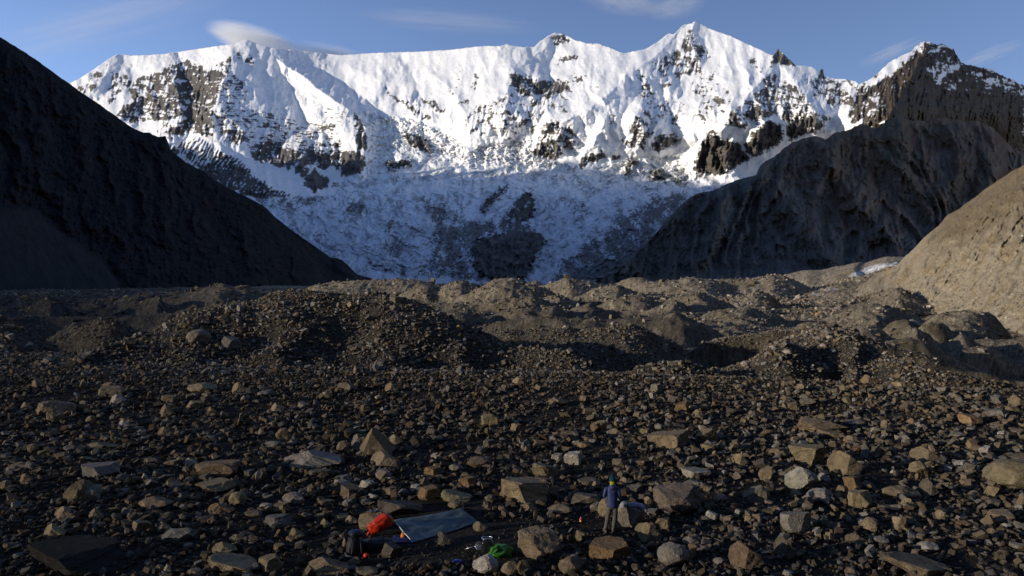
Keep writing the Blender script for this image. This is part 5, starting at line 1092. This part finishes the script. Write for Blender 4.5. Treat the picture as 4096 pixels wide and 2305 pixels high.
gt = bm_obj('neck_gaiter', tube_bm([(.108, .015, 1.435), (.110, .02, 1.47), (.113, .032, 1.515), (.115, .036, 1.575)], [.088, .084, .080, .083], 20), M_yel, person)
def hand(w_, dirv, side, mat):
    """palm, four bent fingers of unequal length and a thumb leaving the side of the palm; curled round what is held"""
    w_ = np.array(w_); f = np.array(dirv, float); f /= np.linalg.norm(f); up = np.array((0, 0, 1.)); s = np.cross(f, up); s /= np.linalg.norm(s); dn = -np.cross(s, f); dn = -dn if dn[2] > 0 else dn
    palm = w_+f*.055
    ch = [[(tuple(w_-f*.03), .036), (tuple(w_), .030), (tuple(palm), (.036, .020))]]
    g = skin('glove', ch+[[(tuple(palm), (.036, .020)), (tuple(w_+f*.085), (.038, .018))]], mat, person)
    for k, (off, ln) in enumerate(((-.030, .062), (-.010, .070), (.010, .066), (.029, .052))):
        b0 = w_+f*.080+s*off; b1 = b0+f*ln*.45+dn*.008; b2 = b1+f*ln*.28+dn*ln*.28; b3 = b2-f*ln*.02+dn*ln*.30
        skin('finger', [[(tuple(b0-f*.012), .0100), (tuple(b0), .0098), (tuple(b1), .0094), (tuple(b2), .0088), (tuple(b3), .0078)]], mat, g, 1)
    t0 = w_+f*.025-s*side*.030; t1 = t0+f*.025-s*side*.018+dn*.010; t2 = t1+f*.030+dn*.018-s*side*.002
    skin('thumb', [[(tuple(t0+s*side*.012), .0125), (tuple(t0), .0120), (tuple(t1), .0110), (tuple(t2), .0092)]], mat, g, 1)
    return w_+f*.10+dn*.045
hl = hand(wrL, (.30, .9, -.15), -1, M_glv2); hr = hand(wrR, (-.12, .95, -.2), 1, M_glv)
mug = thing('mug', (px_+hr[0]*SC, py_+(hr[1]+.01)*SC, pz_+(hr[2]-.05)*SC), 'pale grey mug held in the gloved right hand of the person', 'mug')
M_mug = plain('mug_grey', (.40, .42, .42), .35, .5)
bm_obj('mug_body', lathe_bm([(.034, 0), (.040, .005), (.042, .095), (.038, .095), (.035, .01)], 18), M_mug, mug); bm_obj('mug_handle', tube_bm([(.041, 0, .08), (.07, 0, .075), (.07, 0, .03), (.039, 0, .02)], .006, 6), M_mug, mug)
# ------------------------------------------------------------------ the cap cloud over the left summit and thin wisps above
def cloud_mat(name, density, sx, seed):
    m = bpy.data.materials.new(name); m.use_nodes = True; nt = m.node_tree
    for n in list(nt.nodes):
        if n.type == 'BSDF_PRINCIPLED': nt.nodes.remove(n)
    out = [n for n in nt.nodes if n.type == 'OUTPUT_MATERIAL'][0]
    tc = nd(nt, 'ShaderNodeTexCoord')
    ln = nd(nt, 'ShaderNodeVectorMath', operation='LENGTH'); nt.links.new(tc.outputs['Object'], ln.inputs[0])
    mp = nd(nt, 'ShaderNodeMapping'); mp.inputs['Scale'].default_value = (sx, 1.5, 2.6); mp.inputs['Location'].default_value = (seed, 0, seed)
    nt.links.new(tc.outputs['Object'], mp.inputs['Vector'])
    nz = nd(nt, 'ShaderNodeTexNoise', Scale=1.3, Detail=5.0, Roughness=.55); nt.links.new(mp.outputs[0], nz.inputs['Vector'])
    fall = nd(nt, 'ShaderNodeMapRange', interpolation_type='SMOOTHSTEP'); nt.links.new(ln.outputs['Value'], fall.inputs[0])
    fall.inputs[1].default_value = 1.0; fall.inputs[2].default_value = .1; fall.inputs[3].default_value = 0; fall.inputs[4].default_value = 1
    th = nd(nt, 'ShaderNodeMapRange'); nt.links.new(nz.outputs['Fac'], th.inputs[0]); th.inputs[1].default_value = .38; th.inputs[2].default_value = .72
    mu = nd(nt, 'ShaderNodeMath', operation='MULTIPLY'); nt.links.new(fall.outputs[0], mu.inputs[0]); nt.links.new(th.outputs[0], mu.inputs[1])
    m2 = nd(nt, 'ShaderNodeMath', operation='MULTIPLY'); nt.links.new(mu.outputs[0], m2.inputs[0]); m2.inputs[1].default_value = density
    v = nd(nt, 'ShaderNodeVolumePrincipled'); v.inputs['Color'].default_value = (1, 1, 1, 1); v.inputs['Anisotropy'].default_value = .1
    nt.links.new(m2.outputs[0], v.inputs['Density']); nt.links.new(v.outputs[0], out.inputs['Volume'])
    m.cycles.volume_step_rate = 1
    return m
def cloud(px, py, Y, w, d, h, tilt, mat):
    V, T = ICO[3]
    o = new_obj('cloud', raw_mesh('cloud', V, T, 3, True), mat, kind='structure')
    o.location = W(px, py, Y); o.scale = (w/F*Y/2, d, h/F*Y/2); o.rotation_euler = (0, math.radians(tilt), 0)
    return o
cloud(1025, 166, 8200, 430, 500, 112, 13, cloud_mat('cap_cloud', .034, .6, 1))
cloud(1290, 215, 8500, 420, 400, 60, 7, cloud_mat('cap_cloud_tail', .014, .8, 4))
cloud(2500, 5, 12000, 420, 600, 90, 8, cloud_mat('wisp', .003, 1.4, 9))
cloud(2700, 30, 12500, 320, 600, 80, -6, cloud_mat('thin_wisp', .002, 1.5, 13))
cloud(3560, 210, 13000, 330, 500, 70, -22, cloud_mat('streak', .0014, .9, 17))
cloud(3960, 220, 13000, 300, 500, 70, -20, cloud_mat('far_streak', .0014, .9, 21))
cloud(1800, 85, 13000, 900, 500, 90, 4, cloud_mat('veil', .0016, .7, 25))
cloud(420, 90, 13000, 1300, 700, 200, -14, cloud_mat('left_veil', .0009, .7, 31))
# ------------------------------------------------------------------ what each boulder is called
def describe():
    marks = [(b[7], b[1], b[2]) for b in BOULDERS if b[7]]+[('the person', 2435, 2128), ('the orange bag', 1520, 2150), ('the tarp', 1760, 2165), ('the green bag', 2010, 2225), ('the red can', 2323, 2092), ('the black backpack', 1420, 2225)]
    WORD = {'b': 'blocky', 's': 'flat', 'w': 'wedge-shaped', 'r': 'rounded', 'l': 'lumpy', 'p': 'pointed'}
    CO = {'pale': 'pale', 'tan': 'tan', 'grey': 'grey', 'brown': 'brown', 'rust': 'rust-coloured', 'dark': 'dark', 'bluish': 'bluish', 'black': 'black'}
    groups = {}
    for b in BOULDERS:
        o = b[0]; o['category'] = 'boulder' if b[5] > .8 else 'rock'; o['group'] = 'boulders strewn over the stony moraine'
        if b[6]: o['label'] = b[6]; continue
        best = None
        for nm, mx, my in marks:
            dx, dy = b[1]-mx, (b[2]-my)*1.7
            d = math.hypot(dx, dy)
            if best is None or d < best[0]: best = (d, nm, dx, dy)
        d, nm, dx, dy = best
        rel = ('behind' if dy < 0 else 'in front of') if abs(dy) > abs(dx)*1.2 else ('to the left of' if dx < 0 else 'to the right of') if abs(dx) > abs(dy)*2.2 else ('behind and left of' if dx < 0 else 'behind and right of') if dy < 0 else ('in front and left of' if dx < 0 else 'in front and right of')
        groups.setdefault(f"{CO[b[4]]} {WORD[b[3]]} {{}} {rel} {nm}", []).append((d, b))
    ORD = ['', 'second nearest ', 'third nearest ', 'fourth nearest ', 'fifth nearest ', 'sixth nearest ', 'seventh nearest ', 'eighth nearest ']
    for k, lst in groups.items():
        lst.sort(key=lambda t_: t_[0])
        for i, (d, b) in enumerate(lst):
            t_ = k.format('boulder' if b[5] > .8 else 'rock')
            b[0]['label'] = (('nearest ' if len(lst) > 1 else '') if i == 0 else ORD[min(i, 7)])+t_
describe()
# ------------------------------------------------------------------ light, sky, camera
sun = bpy.data.lights.new('sun', 'SUN'); sun.energy = 4.3; sun.angle = math.radians(.5); sun.color = (1, .89, .74)
so = bpy.data.objects.new('sun', sun); COL.objects.link(so)
so.rotation_euler = SUN.to_track_quat('Z', 'Y').to_euler(); so.location = (-50, -20, 60)
w = bpy.data.worlds.new('World'); scene.world = w; w.use_nodes = True
wn = w.node_tree; bg = wn.nodes['Background']
sky = nd(wn, 'ShaderNodeTexSky', sky_type='NISHITA'); sky.sun_disc = False
sky.sun_elevation = SUN_EL; sky.sun_rotation = math.radians(90)+SUN_AZ
sky.altitude = 2500; sky.air_density = 1.0; sky.dust_density = 0.1; sky.ozone_density = 2.0
bg.inputs['Strength'].default_value = .15
wb = nd(wn, 'ShaderNodeMix', data_type='RGBA', blend_type='MULTIPLY'); wb.inputs[0].default_value = 1; wb.inputs[7].default_value = (1.06, .94, 1.05, 1)   # white balance
wn.links.new(sky.outputs[0], wb.inputs[6]); wn.links.new(wb.outputs[2], bg.inputs['Color'])
cam = bpy.data.cameras.new('camera'); co = bpy.data.objects.new('camera', cam); COL.objects.link(co)
cam.sensor_width = 36; cam.lens = 36*F/4096; cam.shift_y = -(1152.5-HY)/4096
cam.clip_start = .5; cam.clip_end = 60000
co.location = (0, 0, CZ); co.rotation_euler = (math.pi/2, 0, 0)
scene.camera = co
scene.view_settings.view_transform = 'Standard'; scene.view_settings.look = 'None'
scene.view_settings.exposure = 0.3; scene.view_settings.gamma = 1
scene.cycles.use_denoising = True
scene.cycles.max_bounces = 6
scene.cycles.volume_bounces = 8
scene.cycles.max_bounces = 10
scene.cycles.diffuse_bounces = 3
